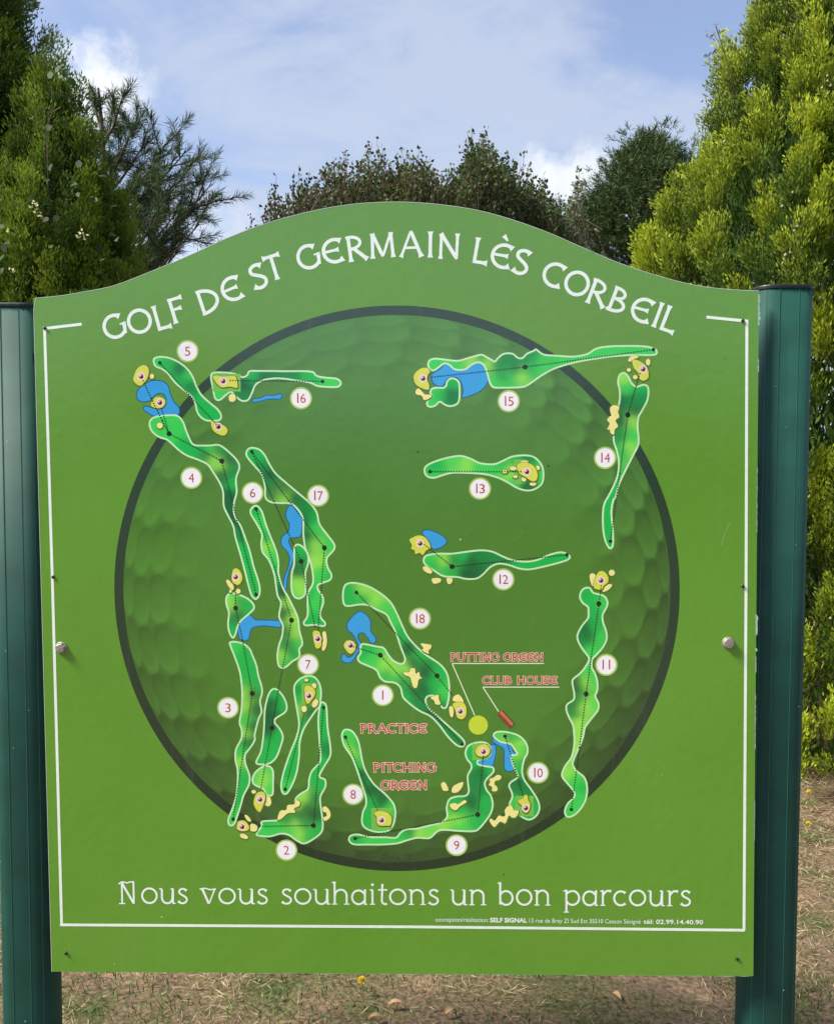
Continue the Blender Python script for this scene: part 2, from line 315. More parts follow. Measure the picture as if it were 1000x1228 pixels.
# ------------------------------------------------------------------ pines
def needle_tufts(pos,axis,length,n,c0,c1,spread=.75,w=.006):
    k=len(pos); p=np.repeat(pos,n,0); a=np.repeat(axis,n,0)
    L=np.repeat(np.asarray(length)*np.ones(k),n)
    t=RNG.uniform(-.9,.35,k*n)[:,None]*L[:,None]
    d=norm(a+RNG.normal(0,spread,(k*n,3))); nn=norm(RNG.normal(0,1,(k*n,3)))
    cc=RNG.uniform(0,1,(k*n,1)); col=np.array(c0)+(np.array(c1)-np.array(c0))*cc
    return kites(p+a*t,d,nn,L*RNG.uniform(.7,1.15,k*n),w,col*.8,col)
def open_pine():
    Y=9.5; b=unproj(105,565,Y); base=np.array([b[0],Y,0])
    root=empty('open_pine',tuple(base),label='airy pine with open branches against the sky right of the left conifers',cat='pine tree')
    br=[];tp=[];ta=[]
    def P(px,py,dy): return unproj(px,py,Y+dy)-base
    top=P(120,95,0)
    trunk=[(0,0,0),(.05,0,2.0),tuple(P(118,330,0)),tuple(P(125,230,0)),tuple(P(122,150,0)),tuple(P(118,105,0))]
    def grow(p0,p1,r,depth,droop=.1):
        p0=np.array(p0);p1=np.array(p1); L=np.linalg.norm(p1-p0); mid=(p0+p1)/2+np.array([0,0,-droop*L])+RNG.normal(0,.03*L,3)
        br.append(([p0,mid,p1],[r,r*.7,r*.3],5))
        d=norm(p1-mid); tp.append(p1); ta.append(d)
        nn=int(2+L*5)
        for i in range(nn):
            t=.25+.75*(i+RNG.random())/nn
            q=(p0*(1-t)**2+2*mid*t*(1-t)+p1*t*t)
            if depth>0:
                dd=norm(d+RNG.normal(0,.65,3)+np.array([0,0,.25])); l=L*RNG.uniform(.22,.42)
                grow(q,q+dd*l,r*.5,depth-1,.0)
            else:
                tp.append(q); ta.append(norm(d+RNG.normal(0,.35,3)+np.array([0,0,.2])))
    tips=[(112,106,0),(138,118,.2),(153,108,-.3),(176,130,.3),(160,160,-.2),(184,165,.1),(150,190,.6),(180,200,-.5),(215,165,-.1),(243,175,.2),(238,205,-.3),(225,215,.4),(272,222,0),(256,245,.3),(262,262,-.2),(235,292,.1),(205,250,-.6),(215,275,.5),(190,290,0),(180,240,.3),(238,240,.5),(205,310,.5),(170,300,-.6),(200,225,.8)]
    for (x,y,dy) in tips:
        s=P(122,min(y+55+.35*(x-120),380),0)
        grow(s,P(120+(x-120)*.84,y+6,dy*1.3),.022,1,.08)
    for i in range(11):   # the sides away from the photo's outline
        z=RNG.uniform(2.8,5.9); a=RNG.uniform(R(100),R(330)); l=(1.5-(z-2.8)*.3)
        s=np.array([0.1,0,z-.3]); grow(s,s+np.array([l*math.cos(a),l*math.sin(a),.35]),.022,1,.08)
    tp=np.array(tp);ta=np.array(ta)
    tubes_obj('trunk',[(trunk,[.12,.10,.07,.05,.03,.012],9)],MAT['bark'],root)
    tubes_obj('branches',br,MAT['twig'],root,kind='stuff')
    leaf_obj('crown',[needle_tufts(tp,ta,.15,32,(.032,.066,.020),(.10,.155,.052),.62,.0075)],MAT['needle'],root)
open_pine()
def dense_pine():
    Y=11.5; b=unproj(770,565,Y); base=np.array([b[0],Y,0]); root=empty('dense_pine',tuple(base),label='dark blue green rounded pine left of the golden conifer',cat='pine tree')
    s=(Y-CAM[1])/F
    zt=[(155,.12),(170,.42),(200,.78),(240,1.0),(300,1.12),(400,1.3),(470,1.25),(520,.9)]
    zs=np.array([1.15+(565-p[0])*s for p in zt])[::-1]; rs=np.array([p[1]*1.04 for p in zt])[::-1]
    tp=[];ta=[];br=[]
    for i in range(760):
        z=RNG.uniform(zs[0],zs[-1]); a=RNG.uniform(0,6.28); r=np.interp(z,zs,rs)*RNG.uniform(.6,1.0)
        p=np.array([r*math.cos(a),r*math.sin(a),z]); o=np.array([math.cos(a),math.sin(a),.8])
        if i%2==0: br.append(([(0,0,max(z-.5,.6)),p*np.array([.5,.5,1])-np.array([0,0,.2]),p],[.03,.02,.006],4))
        k=14; off=RNG.normal(0,.14,(k,3)); tp.append(p+off); ta.append(norm(o+off*5+RNG.normal(0,.25,(k,3))))
    tp=np.concatenate(tp);ta=np.concatenate(ta)
    tubes_obj('trunk',[([(0,0,0),(0,0,2),(0,0,zs[-1]-.3)],[.16,.12,.03],9)],MAT['bark'],root)
    tubes_obj('branches',br,MAT['twig'],root,kind='stuff')
    leaf_obj('crown',[needle_tufts(tp,ta,.10,17,(.034,.066,.018),(.10,.150,.042),.65,.011)],MAT['needle'],root)
dense_pine()

# ------------------------------------------------------------------ broadleaf trees and shrubs behind the sign
def broadleaf(name,label,px0,px1,outline,Y,cols,nshoot,leaf,nl=26,group=None,depth=.9,pale=None,strag=.5):
    """stems fan from the base up to tips that follow the outline (px,py) measured on the photograph"""
    pc=(px0+px1)/2; b=unproj(pc,565,Y); base=np.array([b[0],Y,0]); root=empty(name,tuple(base),label=label,cat='tree' if 'tree' in name else 'shrub',group=group)
    ox=[o[0] for o in outline]; oy=[o[1] for o in outline]
    br=[];P=[];D=[];C=[]
    for s_ in range(5):
        a=s_*1.26; t=np.array([.5*math.cos(a),.3*math.sin(a),1.7]); br.append(([(0.03*math.cos(a),.03*math.sin(a),0),t*.5,t],[.045,.035,.02],6))
    for i in range(nshoot):
        px=RNG.uniform(px0,px1); dy=RNG.uniform(-depth,depth); py=np.interp(px,ox,oy)+RNG.gamma(1.3,14)+abs(dy)*10+12*math.sin(px*.21+Y)*math.sin(px*.083+1)
        if RNG.random()<.35: py+=RNG.uniform(0,140)
        tip=unproj(px,py,Y+dy)-base
        st=tip*np.array([.6,.6,0])+np.array([RNG.normal(0,.22),RNG.normal(0,.2),max(tip[2]-RNG.uniform(.35,1.2),.7)])
        mid=(tip+st)/2+RNG.normal(0,.06,3)
        br.append(([st,mid,tip],[.012,.008,.003],4))
        k=int(nl*RNG.uniform(.7,1.3)); t=RNG.uniform(0.05,1,k)[:,None]**.8; q=st*(1-t)**2+2*mid*t*(1-t)+tip*t*t
        tw=RNG.integers(0,6,k); jit=RNG.normal(0,.13,(6,3))[tw]*(1.15-t*.8); q=q+jit+RNG.normal(0,1,(k,3))*(.055*(1.2-t*.6))
        P.append(q); D.append(norm(RNG.normal(0,.7,(k,3))+np.array([0,0,.35]))); cc=np.array(cols[RNG.integers(len(cols))]); C.append(cc*RNG.uniform(.6,1.4,(k,1)))
        if RNG.random()<strag*.8:   # a straggling shoot above the crown
            e=tip+np.array([RNG.normal(0,.04),0,RNG.uniform(.08,.36)]); br.append(([tip,(tip+e)/2,e],[.003,.003,.002],3)); k=9; t=RNG.uniform(0,1,(k,1)); P.append(tip+(e-tip)*t+RNG.normal(0,.02,(k,3))); D.append(norm(RNG.normal(0,.6,(k,3))+[0,0,.8])); C.append(cc*RNG.uniform(.7,1.3,(k,1)))
    P=np.concatenate(P);D=np.concatenate(D);C=np.concatenate(C); n=len(P)
    br+= [([(0,0,0),(0,0,.8),(0,0,2.0)],[.07,.055,.03],8)]
    tubes_obj('branches',br,MAT['twig'],root,kind='stuff')
    leaf_obj('crown',[kites(P,D,norm(RNG.normal(0,1,(n,3))),leaf*RNG.uniform(.7,1.3,n),leaf*.75,C,C,.1)],MAT['leaf'],root)
COP=[(.070,.085,.025),(.105,.080,.030),(.062,.088,.024),(.085,.066,.026),(.07,.10,.026)]
DGR=[(.055,.095,.022),(.075,.11,.028),(.09,.09,.028)]
PGR=[(.13,.17,.06),(.16,.19,.08),(.09,.13,.04)]
broadleaf('copper_tree','low coppery brown tree at the left end of the treetops over the sign',318,420,[(318,255),(330,235),(350,232),(385,218),(400,208),(420,205)],9.5,COP,230,.05,34)
broadleaf('copper_tree','taller coppery tree above the middle of the arched sign top',405,500,[(405,212),(430,200),(445,190),(465,200),(500,203)],10.0,COP+[DGR[0]],290,.05,34)
broadleaf('copper_tree','dense coppery tree just left of the pointed green tree',485,560,[(485,202),(510,205),(540,214),(560,228)],9.6,COP,230,.05,34)
broadleaf('leafy_tree','pointed green leafy tree with upright shoots right of the sign top centre',548,615,[(548,240),(562,192),(575,170),(590,186),(600,208),(615,215)],9.2,DGR+[(.04,.07,.02)],290,.052,36,strag=.6)
broadleaf('leafy_tree','olive leafy tree with several thin shoots standing over the word CORBEIL',608,668,[(608,215),(625,212),(640,222),(655,235),(668,250)],9.8,DGR,220,.052,34,strag=.6)
broadleaf('pale_shrub','pale green shrub squeezed between the leafy trees and the dark pine',662,700,[(662,255),(675,240),(690,232),(700,228)],10.4,PGR,90,.05,24)
broadleaf('copper_tree','tiny bare sprig peeping over the left shoulder of the arch',290,304,[(290,278),(298,270),(304,272)],9.3,COP,14,.035,12,strag=.3)
def treeline():
    V=[];n=26000
    a=RNG.uniform(R(-160),R(-20),n); crown=4.3+1.1*np.sin(a*9)+.8*np.sin(a*23+1)+.5*np.sin(a*51)
    r=33+RNG.normal(0,1.2,n); z=crown*RNG.uniform(0,1,n)**.75
    p=np.c_[r*np.cos(a),r*np.sin(a),z]; c=np.array([(.04,.07,.018),(.06,.09,.025),(.03,.055,.015)])[RNG.integers(0,3,n)]*RNG.uniform(.7,1.3,(n,1))
    leaf_obj('far_treeline',[kites(p,norm(RNG.normal(0,.6,(n,3))+[0,0,.5]),norm(RNG.normal(0,.6,(n,3))+np.c_[-np.cos(a),-np.sin(a),0*a]),RNG.uniform(.4,.8,n),.40,c,c)],MAT['leaf'],kind='stuff',label='far belt of trees across the grass behind the viewer, mirrored in the glossy panel')
treeline()
# ------------------------------------------------------------------ climber on the left conifers, stray stem on the right
def climber():
    base=unproj(58,565,2.55); base[2]=0
    root=empty('climbing_vine',tuple(base),label='leafy vine with a thin brown stem and small cream flowers climbing the left conifers',cat='vine')
    def P(px,py,Y=2.72): return unproj(px,py,Y)-base
    stems=[([(0,.5,0),(.02,.5,.8),tuple(P(60,420,3.3)),tuple(P(59,262,3.1)),tuple(P(58,235)),tuple(P(57,190)),tuple(P(57,150)),tuple(P(63,134)),tuple(P(73,128))],.0032,5),
           ([P(63,134),P(62,105),P(64,90),P(70,84)],.003,4)]
    tubes_obj('stem',stems,MAT['twig'],root)
    n=36; px=RNG.uniform(-10,150,n); py=RNG.uniform(130,350,n); ok=(px<100+(py-130)*.3); px,py=px[ok],py[ok]
    pts=[P(a,b,RNG.uniform(2.66,2.9)) for a,b in zip(px,py)]
    pts+=[P(x,y,2.7) for x,y in ((66,86),(70,90),(62,93),(76,93),(84,92),(80,97),(84,222),(88,220),(100,148),(108,235),(112,238),(97,200),(60,215),(118,210),(6,290),(3,292),(72,110),(140,200),(75,135))]
    P_=np.array(pts); k=len(P_)
    d=norm(RNG.normal(0,.7,(k,3))+np.array([.2,-.3,-.1])); nn=norm(RNG.normal(0,.5,(k,3))+np.array([0,-1,.6]))
    d=norm(d-nn*np.sum(d*nn,1,keepdims=True))
    c=np.array([.035,.075,.015])*RNG.uniform(.6,1.6,(k,1))
    # six-sided broad leaves
    side=np.cross(d,nn); L=RNG.uniform(.03,.055,(k,1)); V=np.stack([P_,P_+d*L*.25+side*L*.36,P_+d*L*.7+side*L*.30+nn*L*.05,P_+d*L*1.05-nn*L*.1,P_+d*L*.7-side*L*.30+nn*L*.05,P_+d*L*.25-side*L*.36],1).reshape(-1,3)
    tag(mesh_obj('leaves',V,np.arange(len(V)).reshape(-1,6),MAT['leaf'],root,cols=np.repeat(c,6,0)),kind='stuff')
    fl=[];
    for (x,y) in ((42,243),(45,248),(40,250),(48,258),(97,278),(101,281),(95,284),(14,321),(10,278)):
        fl.append(P(x,y,2.66)+RNG.normal(0,.006,(4,3)))
    fl=np.concatenate(fl); k=len(fl); leaf_obj('flowers',[kites(fl,norm(RNG.normal(0,1,(k,3))),norm(RNG.normal(0,1,(k,3))+[0,-1,0]),.018,.015,lin((215,212,165)),lin((235,230,190)))],MAT['leaf'],root,kind='stuff')
climber()
def stray_stem():
    a=unproj(872,95,3.75); base=np.array([a[0],3.75,0]); root=empty('wispy_climber',tuple(base),label='thin stem with narrow pale leaves sticking out of the golden conifer on the skyline',cat='climber')
    P=lambda x,y: unproj(x,y,3.75)-base
    st=[([P(893,135)+np.array([0,.3,0]),P(882,110),P(866,55),P(858,30)],.003,4),([P(868,62),P(856,40),P(848,44)],.002,3),([P(868,70),P(852,62),P(846,68)],.002,3)]
    tubes_obj('stem',st,MAT['twig'],root)
    pts=[P(x+RNG.normal(0,3),y+RNG.normal(0,3)) for x,y in ((858,30),(862,34),(850,42),(848,45),(856,48),(846,67),(850,64),(866,28),(853,38),(860,58),(864,66),(846,80),(850,76),(868,44),(857,36),(871,32))]
    P_=np.array(pts); k=len(P_); leaf_obj('leaves',[kites(P_,norm(RNG.normal(0,.6,(k,3))+[-.7,0,-.3]),norm(RNG.normal(0,.4,(k,3))+[0,-1,.5]),.055,.011,(.10,.14,.06),(.16,.2,.09))],MAT['leaf'],root)
stray_stem()

# ------------------------------------------------------------------ grass, litter, dandelions
def ground_pt(px,py,z=.02):
    d=M3@np.array([(px-CX)/F,-(py-CY)/F,-1.0]); t=(z-CAM[2])/d[2]; return CAM+d*t
def grass():
    n=95000
    # denser where the ground shows under and beside the sign
    x=np.r_[RNG.uniform(-1.6,2.6,int(n*.7)),RNG.uniform(-5,6,n-int(n*.7))]; y=np.r_[RNG.uniform(.1,3.1,int(n*.7)),RNG.uniform(-2.5,7,n-int(n*.7))]
    patch=np.sin(x*3.1+1.3)*np.cos(y*4.3+.4)+.8*np.sin(x*7.3-y*5.1)+.5*np.sin(x*13+y*11)+.9*np.exp(-((x-.0)**2/.12+(y-.75)**2/.3))-.3
    patch+=-.7*(x>1.55)*(y>.8)
    for (qx,qy,w,amp) in ((130,1212,.10,1.6),(170,1225,.12,1.4),(440,1185,.10,1.6),(500,1200,.12,1.5),(560,1222,.10,1.4),(720,1215,.08,1.2),(300,1222,.08,1.0),(870,1190,.06,.9),(985,1030,.10,1.0),(980,1215,.10,1.5)):
        gp=ground_pt(qx,qy); patch+=amp*np.exp(-(((x-gp[0])/w)**2+((y-gp[1])/(w*1.3))**2))
    g=(patch+RNG.normal(0,.5,n))>.38
    ang=RNG.uniform(0,2*np.pi,n); el=np.where(g,RNG.uniform(.3,1.2,n),RNG.uniform(-.02,.42,n)**1.0)
    d=np.c_[np.cos(ang)*np.cos(el),np.sin(ang)*np.cos(el),np.sin(el)]
    nn=norm(np.c_[-np.cos(ang)*np.sin(el),-np.sin(ang)*np.sin(el),np.cos(el)]+RNG.normal(0,.3,(n,3)))
    L=np.where(g,RNG.uniform(.015,.045,n),RNG.uniform(.02,.06,n)); W=np.where(g,RNG.uniform(.002,.0045,n),RNG.uniform(.0012,.003,n))
    straw=np.array([(.46,.34,.18),(.33,.23,.125),(.18,.12,.065),(.54,.43,.26)])[RNG.integers(0,4,n)]; gr=np.array([(.06,.11,.02),(.09,.15,.035),(.045,.085,.02)])[RNG.integers(0,3,n)]
    c=np.where(g[:,None],gr,straw)*RNG.uniform(.75,1.25,(n,1))
    z=RNG.uniform(.0,.022,n)
    leaf_obj('grass',[kites(np.c_[x,y,z],d,nn,L,W,c,c)],MAT['grassm'],kind='stuff',label='short patchy grass, mostly dry straw with green tufts')
    # litter under the conifer
    k=5000; x=RNG.uniform(1.3,4.6,k); y=RNG.uniform(1.9,5.5,k); c=np.array([(.10,.06,.035),(.18,.11,.06),(.06,.04,.025)])[RNG.integers(0,3,k)]
    a=RNG.uniform(0,6.28,k); leaf_obj('leaf_litter',[kites(np.c_[x,y,RNG.uniform(.012,.035,k)],np.c_[np.cos(a),np.sin(a),RNG.normal(0,.2,k)],norm(RNG.normal(0,.3,(k,3))+[0,0,1]),.03,.012,c,c)],MAT['grassm'],kind='stuff',label='brown fallen scale leaves under the golden conifer')
grass()
YEL=simple('dandelion_yellow',(.75,.55,.01),.6); STEM=simple('flower_stem',(.10,.14,.04),.6)
DL=['upper of two dandelions by the foot of the golden conifer','lower of two dandelions by the foot of the golden conifer','single dandelion just under the lower edge of the sign']
for (px,py),lb in zip(((970,950),(969,988),(434,1176)),DL):
    g=ground_pt(px,py,.07); root=empty('dandelion',(g[0],g[1],0),label=lb,cat='dandelion',group='yellow dandelions in the dry grass')
    tubes_obj('stem',[([(0,0,0),(.003,0,.035),(0,0,.066)],.0012,5)],STEM,root)
    k=70; a=RNG.uniform(0,6.28,k); e=RNG.uniform(.05,1.4,k); d=np.c_[np.cos(a)*np.cos(e),np.sin(a)*np.cos(e),np.sin(e)]
    leaf_obj('flower_head',[kites(np.tile([0,0,.066],(k,1))+d*.002,d,norm(RNG.normal(0,.3,(k,3))+[0,0,1]),.014,.004,(.8,.5,.01),(.85,.62,.02))],YEL,root)
    k=9; a=np.arange(k)*.7; d=norm(np.c_[np.cos(a),np.sin(a),np.full(k,.25)]); leaf_obj('leaves',[kites(np.tile([0,0,.006],(k,1)),d,np.tile([0,0,1.],(k,1)),.06,.014,(.06,.10,.02),(.08,.13,.03))],MAT['grassm'],root)
LL=[('pale curled fallen leaf under the right half of the sign',740,1197),('cream fallen leaf lying low under the sign middle',538,1215),('pinkish dry leaf beside the green tufts under the sign',474,1206),('small pale leaf at the very bottom edge left of the middle',450,1223)]
for lb,px,py in LL:
    g=ground_pt(px,py,.03); a=random.uniform(0,6); n=8; L=.022
    V=[];Fc=[]
    for i in range(n):
        t=i/(n-1); w=L*.38*math.sin(math.pi*(t*.9+.06)); z=.010*math.sin(3*t)
        for s in (-1,0,1): V.append((L*(t-.5)*2,w*s,z+abs(s)*.006))
    for i in range(n-1):
        for j in range(2): q=i*3+j; Fc.append((q,q+1,q+4,q+3))
    o=mesh_obj('fallen_leaf',V,np.array(Fc),MAT['leaf'],cols=np.tile(lin((205,170,125)),(len(V),1)),smooth=True,loc=(g[0],g[1],.03)); o.rotation_euler=(random.uniform(-.3,.3),.2,a)
    tag(o,label=lb,cat='leaf',group='fallen leaves under the sign')

# ================================================================== THE SIGN
W_,H_=1.7,1.6323576
BM=np.array([[0.9999,-0.0118,-0.0001],[0.0001,0.0066,-1.0],[0.0118,0.9999,0.0066]])
BM=np.linalg.svd(BM)[0]@np.linalg.svd(BM)[2]
BC=np.array([0,0,1.19])
def B(px,py):
    """photograph pixel -> metres on the panel"""
    d=M3@np.array([(px-CX)/F,-(py-CY)/F,-1.0]); nrm=BM[:,2]; t=((BC-CAM)@nrm)/(d@nrm); p=CAM+d*t-BC
    return np.array([p@BM[:,0],p@BM[:,1]])
def Bs(pts): return np.array([B(x,y) for x,y in pts])
sign=empty('golf_course_sign',(0,0.07,0),label='large green golf course map board with arched top between two dark green posts',cat='sign')
panel_m=Matrix(BM.tolist()).to_4x4(); panel_m.translation=Vector(BC.tolist())
def spline(pts,closed=True,sub=5):
    p=np.array(pts,float); n=len(p); out=[]
    rng=range(n) if closed else range(n-1)
    for i in rng:
        g=(lambda k:p[k%n]) if closed else (lambda k:p[min(max(k,0),n-1)])
        p0,p1,p2,p3=g(i-1),g(i),g(i+1),g(i+2)
        for s in range(sub):
            t=s/sub; out.append(.5*((2*p1)+(-p0+p2)*t+(2*p0-5*p1+4*p2-p3)*t*t+(-p0+3*p1-3*p2+p3)*t**3))
    if not closed: out.append(p[-1])
    return np.array(out)
# panel body
arch=[(40,357),(70,354.5),(103,349),(137,342),(176,327),(222,308),(284,280),(340,261),(405,246.5),(468,241.5),(527,244.5),(586,254.5),(649,275),(698,296),(748,317),(802,334),(842,343),(880,347),(910,348.3)]
top=spline(Bs(arch),False,4)
out2=[(-W_/2,-H_/2),(W_/2,-H_/2)]+[tuple(q) for q in top[::-1]]
GREEN=lin((101,159,46))*np.array([.94,.92,.95]); 
T_=.004
def solid(outl,th,z0,name,mat,parent,cols=None,rough_edge=False):
    o2=np.array(outl); n=len(o2); vf=np.c_[o2,np.full(n,z0)]; vb=np.c_[o2,np.full(n,z0-th)]
    V=np.r_[vf,vb]; Fc=[tuple(range(n)),tuple(range(2*n-1,n-1,-1))]+[(i,n+i,n+(i+1)%n,(i+1)%n) for i in range(n)]
    return mesh_obj(name,V,Fc,mat,parent,cols=cols)
panel=solid(out2,T_,0.0,'panel',MAT['printed'],sign,cols=np.tile(GREEN,(2*len(out2),1)))
panel.matrix_parent_inverse=sign.matrix_world.inverted()
bpy.context.view_layer.update()
panel.matrix_parent_inverse=sign.matrix_world.inverted(); panel.matrix_basis=panel_m
panel.data.materials.append(MAT['edge'])
for p in panel.data.polygons:
    if p.index>=1: p.material_index=1

class Ink:
    """flat print: coloured triangles, each call a hair above the last"""
    z=0.0; n=0
    LV=dict(golf_ball_picture=.10,pond=.13,fairway=.19,green_surround=.34,bunker=.36,putting_green=.42,play_line=.52,hole_number=.60,practice_green=.60,club_house_mark=.60,pointer_line=.60,scuff=.75)
    def __init__(s,name,label=None):
        s.V=[];s.F=[];s.C=[];s.name=name;s.label=label; Ink.n+=1; Ink.z=(Ink.LV.get(name,.62)+(.03*(Ink.n%4) if name=='fairway' else .006*(Ink.n%3)))*.42e-3
    def step(s): Ink.z+=0.0000034
    def add(s,v2,faces,col):
        s.step(); o=len(s.V); v2=np.asarray(v2); col=np.asarray(col,float)
        if col.ndim==1: col=np.tile(col,(len(v2),1))
        for q,c in zip(v2,col): s.V.append((q[0],q[1],Ink.z)); s.C.append(c)
        for f in faces: s.F.append(tuple(int(i)+o for i in f))
    def fill(s,poly,col,stops=None,grid=.006):
        poly=np.asarray(poly); n=len(poly); pts=[Vector(p.tolist()) for p in poly]
        if stops is not None:
            lo=poly.min(0);hi=poly.max(0)
            gx=np.arange(lo[0]+grid*.5,hi[0],grid); gy=np.arange(lo[1]+grid*.5,hi[1],grid)
            for a in gx:
                for b in gy: pts.append(Vector((a+random.uniform(-.1,.1)*grid,b)))
        r=delaunay_2d_cdt(pts,[],[list(range(n))],1,1e-7)
        v=np.array([tuple(q) for q in r[0]]); used=sorted({i for f in r[2] for i in f}); mp={i:k for k,i in enumerate(used)}; v=v[used]
        faces=[]
        for f in r[2]:
            f=[mp[i] for i in f]; a,b,c=v[f[0]],v[f[1]],v[f[2]]
            if (b[0]-a[0])*(c[1]-a[1])-(b[1]-a[1])*(c[0]-a[0])<0: f=f[::-1]
            faces.append(f)
        if stops is not None:
            sp=np.array([q for q,_ in stops]); sc=np.array([c for _,c in stops]); d=np.sum((v[:,None]-sp[None])**2,2)+3.2e-4; w=1/d**2.2; col=(w@sc)/w.sum(1,keepdims=True)
        s.add(v,faces,col)
    def stroke(s,pts,w,col,closed=False,flare=(0,0)):
        p=np.asarray(pts,float); n=len(p)
        if closed: t=np.roll(p,-1,0)-np.roll(p,1,0)
        else: t=np.gradient(p,axis=0)
        t=t/np.maximum(np.linalg.norm(t,axis=1,keepdims=True),1e-12); nn=np.c_[-t[:,1],t[:,0]]
        w=np.ones(n)*w
        v=np.r_[p+nn*w[:,None]/2,p-nn*w[:,None]/2]; m=n if closed else n-1
        s.add(v,[(i,n+i,n+(i+1)%n,(i+1)%n) for i in range(m)],col)
    def disc(s,c,r,col,ry=None,rot=0,n=20):
        a=np.linspace(0,2*np.pi,n,endpoint=False); x=r*np.cos(a); y=(ry or r)*np.sin(a)
        s.add(np.c_[c[0]+x*math.cos(rot)-y*math.sin(rot),c[1]+x*math.sin(rot)+y*math.cos(rot)],[tuple(range(n))],col)
    def done(s,parent=None):
        o=mesh_obj(s.name,np.array(s.V),s.F,MAT['printed'],parent or panel,cols=np.array(s.C))
        if s.name=='scuff': o['kind']='stuff'
        if s.label: o['label']=s.label
        return o
K=float(np.linalg.norm(B(501,614)-B(500,614)))      # metres per photo pixel
# ---- golf ball picture
l_,r_,t_,b_=B(137,705),B(815,705),B(476,366),B(476,1045)
bc=np.array([(l_[0]+r_[0])/2,(t_[1]+b_[1])/2]); brx=(r_[0]-l_[0])/2; bry=(t_[1]-b_[1])/2
def ball():
    ik=Ink('golf_ball_picture','huge dark green golf ball with dimples printed behind the course map')
    ni=.967; NR,NA=150,420
    rr=np.linspace(0,1,NR)**.62; th=np.linspace(0,2*np.pi,NA,endpoint=False)
    x=(rr[:,None]*np.cos(th)[None]).ravel(); y=(rr[:,None]*np.sin(th)[None]).ravel(); r=np.hypot(x,y)
    z=np.sqrt(np.maximum(1-(r*.995)**2,0)); nvec=norm(np.c_[x*.995,y*.995,z])
    # dimples on rings round the ball's pole
    dl=.185; dim=[]
    kk=0
    for t in np.arange(dl*.5,1.60,dl*.86):
        cnt=max(1,int(round(2*np.pi*math.sin(t)/dl)))
        for j in range(cnt):
            a=2*np.pi*(j+.5*(kk%2))/cnt+kk*.13; dim.append((math.sin(t)*math.cos(a),math.sin(t)*math.sin(a),math.cos(t)))
        kk+=1
    dim=np.array(dim); shade=np.zeros(len(x)); side_=x*.5-y*.8; light=np.array([-.30,.85])
    for i in range(0,len(x),20000):
        dd=np.arccos(np.clip(nvec[i:i+20000]@dim.T,-1,1)); k=dd.argmin(1); dm=dd[np.arange(len(k)),k]/(dl*.56)
        off=(nvec[i:i+20000]-dim[k]); o2=off[:,:2]/np.maximum(np.linalg.norm(off,axis=1,keepdims=True),1e-6)
        s=np.where(dm<1,-(o2@light)*np.clip(dm,0,1)**2*np.clip((1-dm)/.22,0,1),0); edge=np.exp(-((dm-1)/.13)**2)
        shade[i:i+20000]=s*1.25-edge*.24
    amp=np.clip((r-.64)/.26,0,1)**1.4*(.75+.25*np.clip(side_,-1,1))
    side=(x*.30-y*.95)                                # the picture darkens towards its lower right rim
    base=lin((78,137,44))*np.array([1,.95,1]); dark=lin((46,68,36)); lite=lin((92,150,84))
    c=base[None]*(1+0*x[:,None])
    rim=np.clip((r-.66)/.33,0,1)[:,None]**1.5; lo=np.clip(side*.8+.45,0,1)[:,None]
    c=c*(1-rim*lo*.85)+dark[None]*rim*lo*.85
    up=np.clip(y*1.1-.25,0,1)[:,None]*np.clip(.4+r,0,1)[:,None]
    c=c*(1-up*.38)+lite[None]*up*.38
    c=c*(1+(shade*amp*.80)[:,None])
    c=np.clip(c,.01,1)
    v=np.c_[bc[0]+x*brx*ni,bc[1]+y*bry*ni]
    F_=[]
    for i in range(1,NR-1):
        for j in range(NA):
            k=(j+1)%NA; F_.append((i*NA+j,(i+1)*NA+j,(i+1)*NA+k,i*NA+k))
    F_+=[(0,NA+j,NA+(j+1)%NA) for j in range(NA)]
    ik.add(v,F_,c)
    a=np.linspace(0,2*np.pi,220,endpoint=False)
    o=np.c_[bc[0]+brx*np.cos(a),bc[1]+bry*np.sin(a)]; q=np.c_[bc[0]+brx*ni*np.cos(a),bc[1]+bry*ni*np.sin(a)]; n=len(a)
    cr=lin((44,70,50))[None]*(.5+.5*np.sin(a)[:,None])+lin((24,52,30))[None]*(.5-.5*np.sin(a)[:,None])
    ik.add(np.r_[o,q],[(i,(i+1)%n,n+(i+1)%n,n+i) for i in range(n)],np.r_[cr,cr])
    # blurred dark mark at the foot of the ball
    dk=lin((40,70,38))
    for (mx,my,s) in ((461,1030,1.5),(469.5,1031,1),(477,1031.5,1)):
        ik.stroke(spline(Bs([(mx-2*s,my-2.5*s),(mx+1.5*s,my-3*s),(mx+2*s,my),(mx-1.5*s,my),(mx-2.2*s,my+3*s),(mx+2.5*s,my+2.5*s)]),False,3),1.6*K*s**.5,dk)
    ik.done()
ball()

